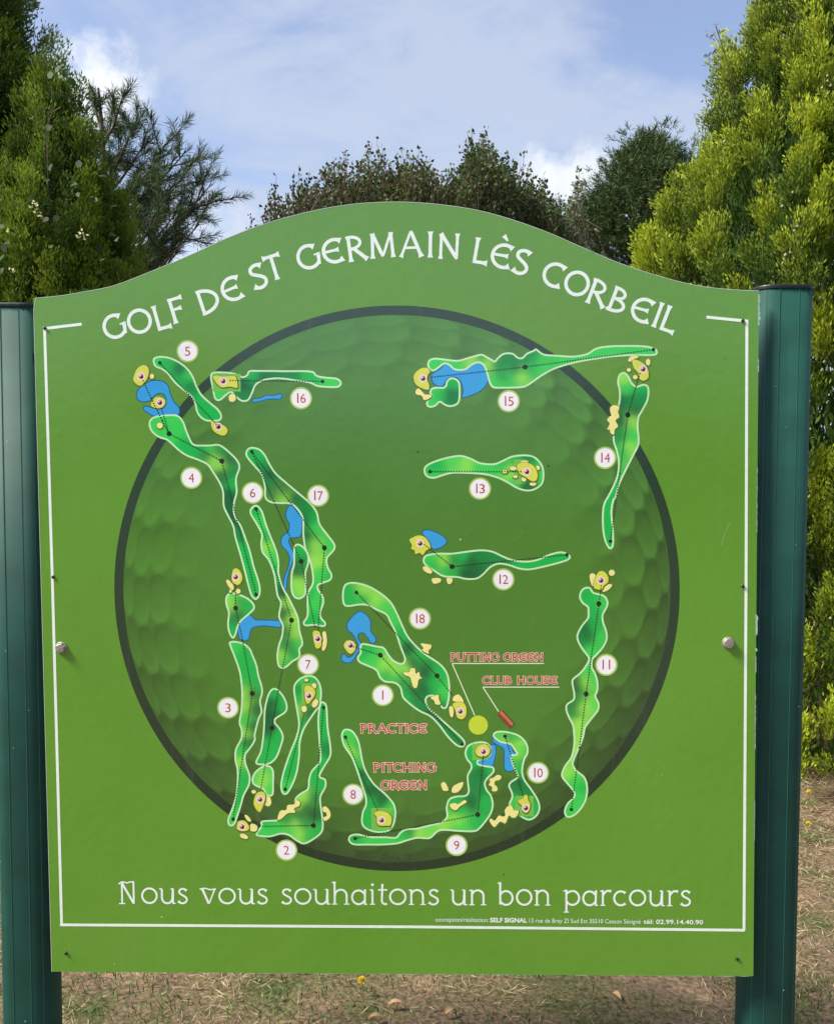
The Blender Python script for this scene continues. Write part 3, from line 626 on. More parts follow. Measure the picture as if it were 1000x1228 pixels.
# ---- map: fairways, ponds, bunkers, greens
TL=dict(A=(150,400,6.667),B=(240,400,5.556),C=(480,400,6.25),D=(600,400,5),E=(490,520,5),Fq=(650,500,6.14),G=(200,530,6.143),H=(290,580,5.585),I=(250,670,7.68),J=(250,800,5.58),K=(300,790,5.117),L=(400,690,5.85),M=(520,770,5.882),N=(400,860,6.821),O=(510,860,6.25),P=(660,670,7.68),Q=(660,820,7.22))
def tp(k,pts):
    x0,y0,s=TL[k]; return [(x0+a/s,y0+b/s) for a,b in pts]
def path(*seg):
    r=[]
    for k,pts in seg: r+=tp(k,pts)
    return r
cM,cD,cL,cB,cE=lin((8,190,76)),lin((0,96,52)),lin((156,236,84)),lin((58,216,84)),lin((2,142,64))
CS=dict(M=cM,D=cD,L=cL,B=cB,E=cE)
WHT=lin((205,246,190)); SAND=lin((250,240,150)); GRN=lin((222,226,84)); BLUE=lin((52,166,228)); NAVY=lin((14,84,140)); BLK=lin((14,30,18)); BROWN=lin((92,104,24))
def fairway(label,pts,stops,line=2.1):
    ik=Ink('fairway',label); sp=spline(Bs(pts)); st=[(B(x,y),CS[c]) for x,y,c in stops]
    ik.fill(sp,cM,st); ik.stroke(sp,line*K,WHT,closed=True); return ik
def ts(k,l): x0,y0,s=TL[k]; return [(x0+a/s,y0+b/s,c) for a,b,c in l]
def pond(label,k,pts):
    ik=Ink('pond',label); sp=spline(Bs(tp(k,pts))); ik.fill(sp,BLUE); ik.stroke(sp,1.1*K,NAVY,closed=True); ik.done()
pond('crooked blue pond beside hole 4','A',[(90,490),(110,440),(170,395),(220,375),(290,378),(340,410),(360,470),(390,540),(430,590),(435,630),(400,660),(250,662),(200,645),(150,610),(150,585),(180,580),(240,600),(300,598),(325,570),(325,520),(310,485),(270,478),(230,500),(200,535),(150,545),(105,530)])
pond('thin blue ditch left of number 16','B',[(348,440),(365,432),(400,428),(440,410),(490,410),(535,400),(545,412),(535,435),(490,435),(440,440),(400,450),(355,458)])
pond('wide blue lake of hole 15','C',[(232,310),(262,285),(300,262),(330,228),(372,238),(400,262),(440,272),(490,265),(530,235),(575,215),(610,222),(635,250),(650,300),(662,345),(640,390),(600,430),(540,460),(465,478),(470,420),(455,365),(430,335),(390,325),(350,345),(325,385),(290,395),(250,375),(235,340)])
pond('blue pond at the left end of hole 12','E',[(82,600),(95,578),(140,582),(200,610),(228,640),(215,670),(170,692),(140,688),(120,650),(100,620)])
pond('blue pond with a crooked tail between holes 1 and 18','L',[(95,340),(130,290),(170,258),(200,255),(250,300),(262,350),(260,390),(290,430),(298,460),(280,478),(255,468),(240,440),(215,410),(190,405),(172,420),(175,450),(195,480),(185,520),(160,560),(130,605),(90,615),(55,595),(60,560),(80,555),(100,575),(130,565),(160,520),(170,490),(155,450),(130,410),(100,385)])
pond('blue pond and stream under number 17','H',[(295,200),(310,155),(340,145),(380,175),(405,225),(400,330),(385,358),(350,362),(318,370),(318,400),(345,460),(345,510),(320,580),(305,640),(295,715),(278,700),(285,630),(310,560),(320,500),(300,450),(270,420),(262,385),(275,350),(310,320),(318,270),(300,240)])
pond('axe shaped blue pond right of the small fairway of hole 3','I',[(270,640),(300,560),(340,520),(380,515),(430,560),(500,565),(600,568),(660,575),(672,605),(655,635),(600,628),(500,620),(410,635),(385,680),(370,740),(330,758),(290,740),(275,700)])
fairway('curved green fairway of hole 5',tp('A',[(228,215),(245,192),(300,185),(370,200),(440,235),(500,285),(540,345),(570,420),(610,490),(680,555),(740,605),(768,655),(755,690),(700,697),(640,690),(595,655),(572,610),(560,550),(530,500),(470,450),(400,390),(340,315),(290,280),(245,260)]),
  ts('A',[(250,225,'B'),(330,240,'M'),(440,300,'D'),(420,370,'M'),(520,420,'E'),(500,330,'B'),(600,560,'M'),(700,640,'M'),(660,600,'M')])).done()
fairway('fairway of hole 16 with the bent left end',tp('B',[(72,290),(85,262),(130,258),(200,262),(250,275),(285,290),(315,275),(330,250),(400,248),(560,250),(735,252),(775,280),(830,292),(900,298),(932,315),(935,340),(910,355),(850,355),(780,348),(730,325),(640,312),(560,300),(490,298),(420,310),(370,340),(345,395),(320,440),(280,448),(240,420),(205,388),(170,410),(130,442),(100,430),(85,360)]),
  ts('B',[(100,400,'B'),(130,430,'B'),(290,340,'D'),(290,430,'E'),(340,270,'M'),(450,265,'E'),(440,300,'D'),(600,280,'E'),(740,290,'M'),(850,330,'B'),(910,330,'B')])).done()
fairway('long fairway of hole 15 reaching to the right',path(('C',[(208,235),(220,200),(260,187),(340,195),(430,203),(500,185),(560,168),(610,158),(650,178),(690,200),(710,208),(740,175),(780,150),(840,150),(880,180),(915,182),(950,150),(1000,128)]),('D',[(215,95),(260,125),(350,133),(440,137),(520,122),(570,92),(640,77),(780,73),(880,78),(930,95),(935,120),(900,128),(800,128),(700,133),(600,145),(480,165),(380,190),(310,215),(240,255),(160,310),(110,322),(0,324)]),('C',[(700,402),(675,375),(655,310),(635,250),(610,222),(575,215),(530,235),(490,265),(440,272),(400,262),(370,235),(330,222),(290,250),(250,275),(222,265)])),
  ts('C',[(260,230,'B'),(400,235,'B'),(560,195,'L'),(600,175,'E'),(650,230,'L'),(740,240,'E'),(800,200,'E'),(850,260,'D'),(780,330,'E'),(690,360,'B'),(780,380,'B')])+ts('D',[(60,150,'E'),(150,150,'E'),(210,120,'E'),(250,140,'B'),(60,270,'B'),(120,260,'L'),(250,220,'B'),(180,200,'M'),(400,160,'B'),(600,110,'B'),(800,100,'B'),(60,230,'M')])).done()
fairway('small fairway islet in the lake of hole 15',tp('C',[(350,360),(380,335),(420,345),(442,380),(442,490),(420,530),(370,543),(330,530),(295,510),(260,540),(220,548),(200,530),(208,500),(240,475),(225,445),(235,415),(270,405),(325,405),(345,385)]),
  ts('C',[(380,460,'D'),(400,500,'E'),(300,450,'M'),(230,520,'B'),(250,430,'B'),(400,370,'M')])).done()
fairway('spindly fairway of hole 14 with a forked top',path(('D',[(705,290),(715,248),(740,235),(765,255),(785,295),(815,318),(850,308),(878,312),(888,345),(880,400),(850,460),(828,500),(822,560),(828,620),(825,670),(795,730),(760,800),(725,870),(705,920),(690,985)]),('Fq',[(530,600),(515,650),(510,720),(520,820),(522,930),(510,965),(490,960),(465,910),(450,830),(447,720),(458,640),(490,580),(530,500),(558,420),(565,330),(550,250),(530,190),(527,140)]),('D',[(690,540),(700,470),(715,400),(715,340)])),
  ts('D',[(730,270,'L'),(750,330,'B'),(730,400,'D'),(780,400,'E'),(850,380,'E'),(860,330,'M'),(810,470,'D'),(800,520,'L'),(790,620,'B'),(770,680,'L'),(710,520,'D'),(720,620,'E'),(730,700,'M'),(700,950,'M')])+ts('Fq',[(480,640,'M'),(480,750,'M'),(500,880,'M')])).done()
fairway('bottle shaped fairway of hole 13',tp('E',[(95,225),(105,195),(150,170),(230,145),(310,133),(370,150),(430,177),(510,183),(560,165),(620,138),(690,130),(750,140),(795,185),(808,240),(798,300),(750,335),(700,340),(650,325),(590,290),(530,262),(450,242),(350,235),(260,235),(200,250),(150,265),(110,255)]),
  ts('E',[(150,200,'M'),(130,250,'B'),(300,180,'B'),(330,190,'L'),(430,210,'B'),(520,220,'B'),(600,230,'L'),(650,150,'M'),(700,140,'E'),(700,320,'D'),(790,240,'B'),(640,300,'B'),(560,190,'M')])).done()
fairway('long low fairway of hole 12',tp('E',[(90,755),(110,730),(180,720),(260,720),(350,708),(430,700),(500,708),(560,735),(620,758),(700,768),(770,758),(850,725),(920,712),(965,735),(950,758),(880,780),(800,800),(720,815),(660,808),(600,788),(540,780),(490,800),(450,840),(410,868),(350,872),(290,860),(210,855),(150,820),(100,785)]),
  ts('E',[(130,750,'B'),(210,760,'L'),(150,790,'M'),(240,830,'M'),(270,760,'E'),(350,840,'D'),(380,770,'D'),(420,730,'E'),(320,730,'M'),(550,760,'E'),(700,790,'M'),(900,750,'M')])).done()
fairway('joined fairways of holes 1 and 18',tp('L',[(65,150),(75,80),(110,55),(180,58),(260,85),(340,135),(400,190),(440,260),(480,350),(520,430),(580,500),(650,560),(740,620),(790,680),(810,760),(808,860),(790,925),(765,930),(745,900),(725,862),(700,845),(660,850),(645,880),(665,930),(740,1000),(830,1080),(905,1150),(918,1185),(900,1203),(860,1190),(800,1130),(740,1050),(680,990),(600,950),(520,890),(485,850),(470,790),(430,755),(360,745),(325,715),(300,665),(240,635),(185,610),(170,580),(190,545),(190,500),(210,482),(300,500),(350,510),(385,560),(420,600),(470,622),(495,610),(500,580),(470,500),(440,410),(400,330),(370,275),(300,240),(240,210),(180,205),(110,215),(75,205)]),
  ts('L',[(100,120,'M'),(100,190,'M'),(200,160,'M'),(220,100,'L'),(310,180,'L'),(340,220,'B'),(430,300,'B'),(480,420,'M'),(520,520,'D'),(600,560,'M'),(640,680,'D'),(560,620,'D'),(740,680,'M'),(780,800,'B'),(640,800,'D'),(560,830,'D'),(700,780,'M'),(620,900,'E'),(700,960,'D'),(860,1150,'E'),(520,850,'M'),(480,740,'E'),(430,660,'L'),(360,620,'L'),(300,580,'B'),(220,540,'M'),(240,510,'M'),(380,700,'M'),(250,610,'B'),(500,660,'L'),(460,710,'B')])).done()
fairway('long fairway of hole 17 with a lobed right side',path(('G',[(585,85),(600,52),(630,42),(680,55),(720,95),(760,170),(800,230),(860,285)]),('H',[(380,65),(450,125),(500,190),(520,270),(570,340),(615,400),(618,440),(570,500),(575,560),(600,610),(590,645),(540,665),(510,680),(510,710),(540,755),(545,800),(525,860),(530,900),(558,935),(545,955),(490,945),(430,950),(415,930),(440,885),(440,800),(445,730),(475,670),(475,600),(455,510),(425,430),(412,330),(412,250),(395,200),(360,155),(320,132),(250,130),(190,122),(158,90),(155,20)]),('G',[(700,240),(650,180),(600,120)])),
  ts('G',[(620,70,'M'),(680,120,'M'),(760,240,'D'),(760,300,'E'),(700,180,'E'),(800,380,'D')])+ts('H',[(220,60,'D'),(270,40,'D'),(280,110,'L'),(245,70,'L'),(350,110,'D'),(400,130,'E'),(470,220,'M'),(430,230,'D'),(450,200,'E'),(500,300,'B'),(590,420,'B'),(480,420,'L'),(500,520,'L'),(540,600,'B'),(430,350,'D'),(440,420,'E'),(590,620,'M'),(490,800,'B'),(460,740,'M'),(500,910,'M'),(520,740,'B')])).done()
fairway('oval fairway islet beside the stream of hole 17',tp('H',[(355,420),(375,408),(410,425),(440,470),(445,530),(425,600),(428,680),(420,745),(385,770),(350,755),(332,700),(335,600),(350,540),(350,470)]),
  ts('H',[(390,450,'M'),(395,540,'D'),(380,600,'D'),(430,540,'M'),(380,660,'L'),(380,720,'L'),(350,740,'B')])).done()
fairway('narrow wavy fairway of hole 6',tp('H',[(58,195),(75,155),(105,150),(135,190),(160,270),(190,350),(230,450),(245,530),(245,600),(270,690),(310,760),(345,830),(375,900),(385,980),(405,1070),(385,1110),(385,1160),(340,1190),(300,1225),(270,1235),(245,1215),(238,1150),(250,1080),(270,1020),(275,950),(250,890),(262,800),(240,750),(228,680),(215,600),(180,510),(140,460),(130,400),(135,340),(100,270)]),
  ts('H',[(90,180,'M'),(130,260,'B'),(170,360,'M'),(150,430,'L'),(200,480,'B'),(235,600,'M'),(260,740,'D'),(280,860,'D'),(310,800,'L'),(350,900,'L'),(300,1000,'D'),(350,1000,'L'),(300,1080,'E'),(265,1160,'L'),(340,1120,'E'),(380,1090,'B'),(300,1190,'M')])).done()
fairway('long crooked fairway of hole 4',path(('A',[(195,720),(215,680),(270,660),(380,652),(430,665),(465,710),(490,780),(530,870),(565,893),(620,895)]),('G',[(330,25),(370,20),(410,35),(470,85),(520,140),(535,190),(510,270),(515,370),(495,450),(495,520),(515,575),(545,620),(575,700),(610,800),(640,920),(670,1010),(685,1080),(680,1130),(655,1158),(625,1130),(600,1050),(570,930),(540,820),(505,700),(490,620),(450,540),(420,470),(415,370),(390,300),(340,220),(300,165),(230,130),(150,100),(90,60),(30,5)]),('A',[(330,845),(270,825),(215,780)])),
  ts('A',[(260,740,'B'),(400,690,'B'),(440,760,'B'),(400,820,'B'),(460,880,'M'),(560,930,'M'),(500,950,'M')])+ts('G',[(150,60,'M'),(260,60,'E'),(290,100,'D'),(340,130,'L'),(390,170,'L'),(300,50,'B'),(400,70,'E'),(450,130,'D'),(400,240,'D'),(480,230,'E'),(500,300,'M'),(460,400,'D'),(500,560,'D'),(540,680,'E'),(580,800,'M'),(600,920,'M'),(650,1100,'M')])).done()
fairway('small wedge shaped fairway of hole 3',tp('I',[(165,360),(190,325),(230,318),(290,335),(370,375),(415,425),(415,465),(370,510),(300,570),(270,620),(250,690),(230,728),(210,715),(190,670),(180,600),(188,500),(165,420)]),
  ts('I',[(200,380,'L'),(215,440,'L'),(240,350,'B'),(280,400,'E'),(260,500,'D'),(330,420,'M'),(220,560,'E'),(220,660,'M'),(380,440,'M')])).done()
fairway('long wavy fairway of hole 3 down the left',path(('I',[(198,790),(210,768),(260,768),(330,790),(380,835),(400,880),(440,980),(460,1080)]),('J',[(356,132),(358,180),(345,230),(355,300),(335,350),(310,450),(310,490),(280,540),(245,590),(248,650),(275,730),(270,790),(235,860),(215,930),(185,1020),(165,1058),(140,1058),(133,1020),(160,950),(185,870),(195,780),(195,690),(180,620),(185,550),(220,480),(222,420),(208,370),(222,280),(225,160),(215,60),(200,0)]),('I',[(240,900)])),
  ts('I',[(240,800,'B'),(330,850,'M'),(330,960,'M'),(380,1080,'M')])+ts('J',[(260,60,'M'),(320,120,'M'),(290,180,'D'),(245,180,'L'),(245,260,'L'),(310,280,'D'),(245,360,'B'),(235,430,'L'),(290,400,'D'),(210,560,'B'),(240,560,'M'),(260,520,'D'),(205,640,'L'),(230,700,'M'),(230,760,'M'),(200,880,'M'),(160,1000,'B')])).done()
fairway('club shaped fairway of hole 7',tp('K',[(270,200),(275,160),(305,125),(350,107),(395,115),(425,155),(435,220),(420,290),(380,350),(330,430),(305,510),(300,600),(285,700),(255,780),(225,828),(200,825),(190,780),(205,700),(245,580),(285,480),(300,400),(285,300)]),
  ts('K',[(290,230,'M'),(310,130,'B'),(290,180,'E'),(390,120,'M'),(425,220,'B'),(300,330,'L'),(360,330,'D'),(330,360,'E'),(310,420,'M'),(280,560,'M'),(260,500,'B'),(280,680,'M'),(220,700,'M'),(220,790,'B')])).done()
fairway('kidney shaped fairway of hole 6 below number 7',tp('J',[(375,320),(380,270),(400,190),(425,152),(455,150),(495,190),(522,250),(515,300),(450,345),(445,375),(480,420),(498,470),(480,540),(450,610),(400,648),(320,645),(350,570),(365,480),(372,400)]),
  ts('J',[(440,180,'M'),(430,240,'D'),(500,250,'M'),(410,340,'D'),(400,420,'D'),(470,460,'M'),(440,560,'M'),(360,630,'M'),(380,520,'M')])).done()
fairway('half moon fairway piece by the green of hole 6',tp('J',[(297,740),(320,700),(370,665),(410,668),(432,700),(432,780),(428,855),(390,858),(370,820),(330,800),(300,780)]),
  ts('J',[(320,740,'B'),(370,730,'L'),(400,700,'B'),(420,800,'B'),(360,770,'L')])).done()
fairway('boot shaped fairway of hole 2',tp('K',[(418,380),(430,280),(450,270),(468,300),(475,420),(492,540),(490,600),(455,660),(428,710),(430,730),(460,745),(460,790),(430,850),(435,920),(445,1000),(440,1060),(400,1100),(335,1135),(290,1120),(240,1085),(190,1075),(120,1092),(55,1088),(40,1075),(70,1030),(75,1000),(170,992),(220,960),(270,910),(280,860),(310,830),(355,800),(362,740),(380,690),(425,640),(432,600),(425,500)]),
  ts('K',[(450,330,'M'),(460,450,'M'),(470,560,'E'),(440,640,'M'),(400,720,'M'),(440,780,'M'),(400,860,'E'),(340,920,'D'),(300,960,'D'),(320,850,'L'),(290,900,'L'),(230,980,'E'),(280,1020,'L'),(330,1010,'E'),(250,1060,'B'),(150,1040,'B'),(80,1070,'B'),(120,1010,'M'),(390,960,'D'),(360,1090,'M'),(420,1050,'M'),(300,1080,'L')])).done()
fairway('flask shaped fairway of hole 8',tp('N',[(68,160),(80,115),(110,103),(155,120),(195,180),(215,250),(235,360),(265,450),(330,550),(410,620),(475,690),(500,740),(505,810),(485,890),(450,930),(400,943),(320,935),(255,905),(232,860),(240,780),(265,720),(262,650),(240,580),(190,430),(150,330),(90,240)]),
  ts('N',[(110,160,'B'),(130,270,'L'),(180,230,'M'),(200,400,'B'),(230,450,'D'),(300,600,'D'),(400,680,'D'),(260,560,'E'),(280,800,'M'),(470,740,'B'),(300,880,'M'),(430,930,'B'),(290,700,'M')])).done()
fairway('long fairway of hole 9 turning up to the right',path(('N',[(125,1000),(145,970),(200,962),(250,975),(320,985),(420,985),(510,988),(550,945),(600,920),(680,915),(760,895),(870,870)]),('O',[(110,800),(150,770),(165,740),(160,680),(180,620),(230,598),(300,592),(325,560),(320,500),(318,440),(345,385),(340,350),(315,320),(300,270),(320,220),(370,195),(430,190),(470,205),(490,240),(480,290),(440,310),(400,325),(388,340),(400,358),(450,370),(505,380),(508,415),(465,460),(445,500),(460,550),(490,590),(505,650),(495,710),(460,770),(400,840),(355,858),(250,855),(110,850),(40,905),(0,910)]),('N',[(680,990),(600,1010),(520,1035),(400,1045),(280,1045),(180,1045),(140,1030)])),
  ts('N',[(160,1010,'M'),(300,1010,'B'),(450,1010,'B'),(570,970,'M'),(620,940,'E'),(560,1000,'B'),(700,950,'L'),(800,930,'B')])+ts('O',[(50,870,'L'),(150,820,'L'),(230,780,'L'),(250,690,'M'),(200,640,'M'),(350,640,'D'),(400,550,'E'),(370,450,'E'),(420,420,'D'),(330,260,'M'),(360,340,'M'),(440,640,'M'),(380,790,'M'),(280,830,'B'),(220,840,'B'),(480,410,'M')])).done()
fairway('fairway of hole 10 right of the blue pond',tp('O',[(512,135),(530,115),(580,110),(660,125),(720,155),(760,210),(765,270),(740,320),(725,400),(740,470),(790,540),(840,620),(855,680),(840,730),(800,765),(760,768),(710,740),(675,705),(635,660),(635,640),(652,600),(645,560),(628,520),(640,490),(690,455),(685,420),(655,350),(645,290),(670,288),(688,275),(660,230),(640,205),(600,195),(560,185),(520,155)]),
  ts('O',[(540,135,'B'),(590,170,'L'),(620,150,'E'),(680,150,'M'),(700,200,'L'),(740,250,'B'),(700,290,'L'),(720,340,'E'),(700,400,'M'),(690,340,'B'),(700,500,'D'),(660,520,'E'),(770,560,'E'),(830,680,'M'),(650,640,'B'),(740,560,'E')])).done()
pond('small blue pond beside the green of hole 9','O',[(485,220),(505,205),(525,215),(530,260),(520,320),(500,375),(450,370),(400,358),(388,340),(400,325),(440,312),(480,290),(490,250)])
pond('tall blue pond on the left of hole 10','O',[(505,150),(515,160),(560,190),(610,200),(640,215),(660,260),(688,275),(670,288),(645,290),(650,340),(670,380),(650,405),(615,408),(592,385),(590,310),(585,240),(540,210),(505,185)])
fairway('hourglass fairway of hole 11 down the right rim',path(('P',[(272,360),(280,310),(310,275),(360,270),(395,315),(450,328),(500,350),(525,400),(515,450),(480,520),(485,590),(510,660),(518,740),(480,820),(420,890),(385,930),(380,1000),(410,1060),(432,1140),(430,1215)]),('Q',[(388,110),(415,170),(410,230),(350,310),(300,380),(280,470),(240,570),(200,660),(195,710),(230,760),(290,810),(315,880),(315,960),(290,1040),(230,1120),(170,1155),(135,1145),(125,1100),(150,1040),(200,990),(205,940),(160,880),(110,820),(100,780),(130,710),(180,640),(205,540),(205,440),(195,360),(160,290),(138,230),(145,180),(200,140),(205,80),(190,0)]),('P',[(210,1110),(270,1060),(320,1000),(355,920),(300,840),(255,760),(250,700),(290,620),(345,550),(350,500),(345,445),(300,410)])),
  ts('P',[(320,320,'M'),(400,380,'M'),(480,400,'B'),(400,500,'M'),(330,650,'D'),(350,700,'D'),(300,740,'E'),(400,640,'M'),(450,720,'B'),(380,860,'B'),(350,1040,'B'),(240,1130,'D'),(230,1200,'D'),(320,1130,'L'),(400,1120,'B')])+ts('Q',[(200,180,'D'),(190,250,'E'),(225,150,'E'),(270,200,'L'),(340,200,'L'),(380,190,'B'),(240,350,'L'),(240,500,'L'),(150,780,'L'),(220,830,'B'),(260,900,'M'),(240,1000,'B'),(160,1110,'B'),(200,870,'B')])).done()
# greens with flags
PALE=lin((160,205,90))
def square(k,x0,y0,x1,y1):
    ik=Ink('green_surround'); ik.add(Bs(tp(k,[(x0,y0),(x0,y1),(x1,y1),(x1,y0)])),[(0,1,2,3)],lin((120,196,80))); ik.done()
square('B',85,268,270,385); square('E',630,155,700,300); square('K',315,152,418,285); square('N',308,745,478,925); square('O',352,200,470,322); square('O',678,592,812,745)
def blob(nm,label,k,pts,col,edge=None,ew=.8):
    ik=Ink(nm,label); sp=spline(Bs(tp(k,pts)),True,4)
    if edge is not None: ik.stroke(sp+np.array([.4*K,-.7*K]),2.2*K,edge,closed=True)
    ik.fill(sp,col); 
    return ik
def bunker(k,pts): blob('bunker',None,k,pts,SAND,lin((78,120,40))).done()
def ell(x,y,rx,ry,n=9): return [(x+rx*math.cos(2*math.pi*i/n),y+ry*math.sin(2*math.pi*i/n)) for i in range(n)]
def green(label,k,pts,flag,wavy=False):
    ik=blob('putting_green',label,k,pts,GRN,BROWN)
    c=B(*tp(k,[flag])[0]); r=3.1*K
    ik.disc(c,r*1.55,lin((246,226,214)),n=22)
    # little shaded ball on the flag position
    ik.disc(c,r,lin((190,112,108)),n=22); ik.disc(c+np.array([.15,-.25])*r,r*.72,lin((122,46,52)),n=18); ik.disc(c+np.array([.35,-.3])*r,r*.42,lin((70,16,26)),n=14); ik.disc(c+np.array([-.38,.38])*r,r*.42,lin((246,214,208)),n=14)
    ik.done()
for k,pts in (('A',ell(215,340,17,20)),('A',ell(278,735,24,24)),('B',[(190,425),(200,405),(225,400),(238,430),(225,452),(198,450)]),
 ('C',[(115,430),(135,410),(160,430),(185,455),(225,458),(232,475),(180,498),(160,465),(120,455)]),
 ('D',[(765,160),(780,138),(805,127),(830,140),(800,152),(778,168)]),('D',ell(885,170,14,20)),('D',ell(770,217,12,11)),('D',ell(808,260,14,13)),
 ('D',[(660,440),(685,428),(712,440),(705,470),(712,500),(690,520),(705,555),(685,575),(680,605),(660,595),(655,575),(640,575),(655,540),(640,520),(650,500),(665,490),(658,465)]),
 ('E',ell(575,229,18,10)),('E',ell(695,168,22,8)),('E',ell(627,208,22,12)),('E',ell(775,205,12,14)),('E',ell(690,275,14,13)),('E',ell(745,302,20,10)),('E',ell(640,258,14,9)),
 ('E',[(86,800),(115,798),(140,825),(130,840),(95,825)]),('E',[(140,870),(188,868),(190,890),(150,900)]),('E',[(228,868),(262,870),(255,898),(235,900)]),
 ('I',[(163,205),(182,195),(225,240),(232,278),(210,285),(178,245)]),('I',ell(272,300,24,22)),('I',ell(203,300,12,16)),
 ('H',[(540,1000),(560,993),(570,1050),(562,1100),(542,1122),(535,1090),(545,1050)]),
 ('L',[(610,480),(650,482),(685,490),(680,515),(665,530),(668,550),(640,540),(620,525),(630,510)]),
 ('L',[(490,680),(530,680),(540,655),(570,655),(575,690),(600,680),(605,710),(620,720),(595,735),(585,785),(560,785),(545,740),(535,715),(500,700)]),
 ('L',[(680,860),(710,845),(735,840),(738,870),(750,905),(715,905),(705,880)]),
 ('K',ell(345,132,13,9)),('K',ell(392,168,15,18)),('K',[(380,290),(385,265),(405,248),(418,262),(410,290),(390,300)]),('K',ell(331,309,17,20)),
 ('K',[(168,985),(185,935),(220,930),(230,900),(270,895),(280,870),(305,880),(300,905),(270,920),(275,945),(230,950),(190,985)]),
 ('K',[(445,915),(465,908),(490,940),(490,975),(465,995),(448,990),(450,975),(470,965),(465,945),(450,940)]),
 ('J',ell(303,836,15,12)),('J',[(385,870),(410,870),(420,910),(405,932),(380,925),(388,900)]),('J',[(242,995),(260,995),(285,1030),(262,1030)]),('J',[(285,1050),(325,1065),(318,1100),(280,1095)]),('J',[(213,1120),(240,1118),(265,1140),(250,1152),(215,1140)]),
 ('O',[(118,500),(140,488),(160,510),(172,550),(135,552),(122,525)]),('O',[(198,545),(215,515),(270,490),(285,495),(270,535),(240,565),(205,568)]),
 ('O',[(482,465),(510,455),(540,435),(568,445),(560,470),(525,480),(518,505),(540,530),(535,555),(500,555),(500,525),(475,510),(485,490)]),
 ('O',[(185,655),(225,645),(245,655),(290,625),(308,640),(260,670),(230,700),(200,690),(188,675)]),
 ('O',[(480,775),(495,763),(520,778),(550,740),(580,748),(600,735),(595,700),(625,665),(650,670),(665,700),(700,705),(680,750),(650,755),(625,740),(600,798),(560,785),(520,825),(495,805)]),
 ('P',[(362,150),(385,135),(415,155),(410,240),(385,250),(365,200)]),('P',ell(565,130,28,28)),('P',[(480,305),(490,260),(540,235),(568,245),(530,290)])):
    bunker(k,pts)
green('upper left green of hole 4','A',[(65,370),(90,290),(130,255),(170,255),(190,290),(180,350),(145,400),(110,415)],(128,342))
green('green of hole 4 tucked in the crooked pond','A',[(205,565),(240,510),(280,505),(320,530),(315,570),(280,595),(225,588)],(278,550))
green('green of hole 5','A',[(690,700),(730,710),(790,735),(820,770),(800,810),(760,810),(710,780),(690,740)],(745,743))
green('green of hole 16','B',[(85,290),(110,278),(150,285),(200,282),(235,285),(248,330),(245,362),(200,352),(150,358),(125,345),(105,325)],(153,315))
green('green of hole 15','C',[(100,320),(120,285),(160,258),(205,258),(222,285),(205,310),(200,345),(215,380),(212,418),(180,415),(135,395),(108,365)],(170,335))
green('green of hole 14','D',[(790,165),(810,155),(860,180),(885,220),(885,265),(855,282),(830,265),(825,235),(800,205)],(855,212))
green('green of hole 13','E',[(650,190),(690,170),(745,190),(772,235),(768,275),(740,285),(700,260),(660,235)],(708,228))
green('wavy edged green of hole 12','E',[(10,650),(5,635),(30,620),(60,610),(95,620),(120,650),(130,685),(105,700),(85,728),(65,715),(40,722),(35,700),(15,690),(20,670)],(68,658))
green('green of hole 3 in the left middle','I',[(215,170),(225,105),(260,90),(295,120),(312,180),(290,230),(260,242),(222,215)],(250,168))
green('green of hole 17','H',[(475,1000),(490,985),(520,995),(530,1050),(530,1090),(500,1105),(485,1070),(480,1040)],(508,1040))
green('green of hole 1','L',[(72,490),(90,460),(130,460),(155,490),(150,525),(125,550),(100,540),(78,510)],(118,492))
blob('bunker',None,'L',[(835,870),(850,845),(880,838),(905,870),(912,900),(880,888),(845,885)],SAND,BROWN).done()
blob('bunker',None,'L',[(812,925),(832,920),(842,950),(835,995),(820,990),(812,960)],SAND,BROWN).done()
green('green of hole 18','L',[(835,905),(870,890),(910,895),(930,930),(928,985),(900,1010),(865,995),(855,950)],(888,955))
green('green of hole 7','K',[(335,175),(360,165),(390,185),(400,215),(380,250),(355,278),(340,260),(335,220)],(360,228))
green('green of hole 6','J',[(305,890),(320,850),(350,835),(375,845),(380,880),(365,930),(345,970),(325,960),(305,925)],(345,887))
green('green of hole 2 at the lower left rim','J',[(190,1070),(200,1035),(240,1030),(270,1065),(265,1092),(230,1100),(195,1090)],(225,1070))
green('green of hole 8','N',[(330,790),(370,770),(420,775),(455,795),(475,830),(465,885),(425,890),(380,890),(355,870),(352,820)],(392,845))
green('green of hole 9','O',[(375,260),(390,225),(430,205),(470,215),(485,250),(470,285),(430,300),(390,290)],(435,260))
green('green of hole 10','O',[(695,625),(730,612),(745,585),(765,590),(770,625),(785,650),(780,690),(760,720),(735,710),(722,665),(700,645)],(752,683))
green('green of hole 11','P',[(415,170),(450,118),(490,118),(528,160),(530,215),(490,250),(470,285),(410,275),(398,240)],(465,200))
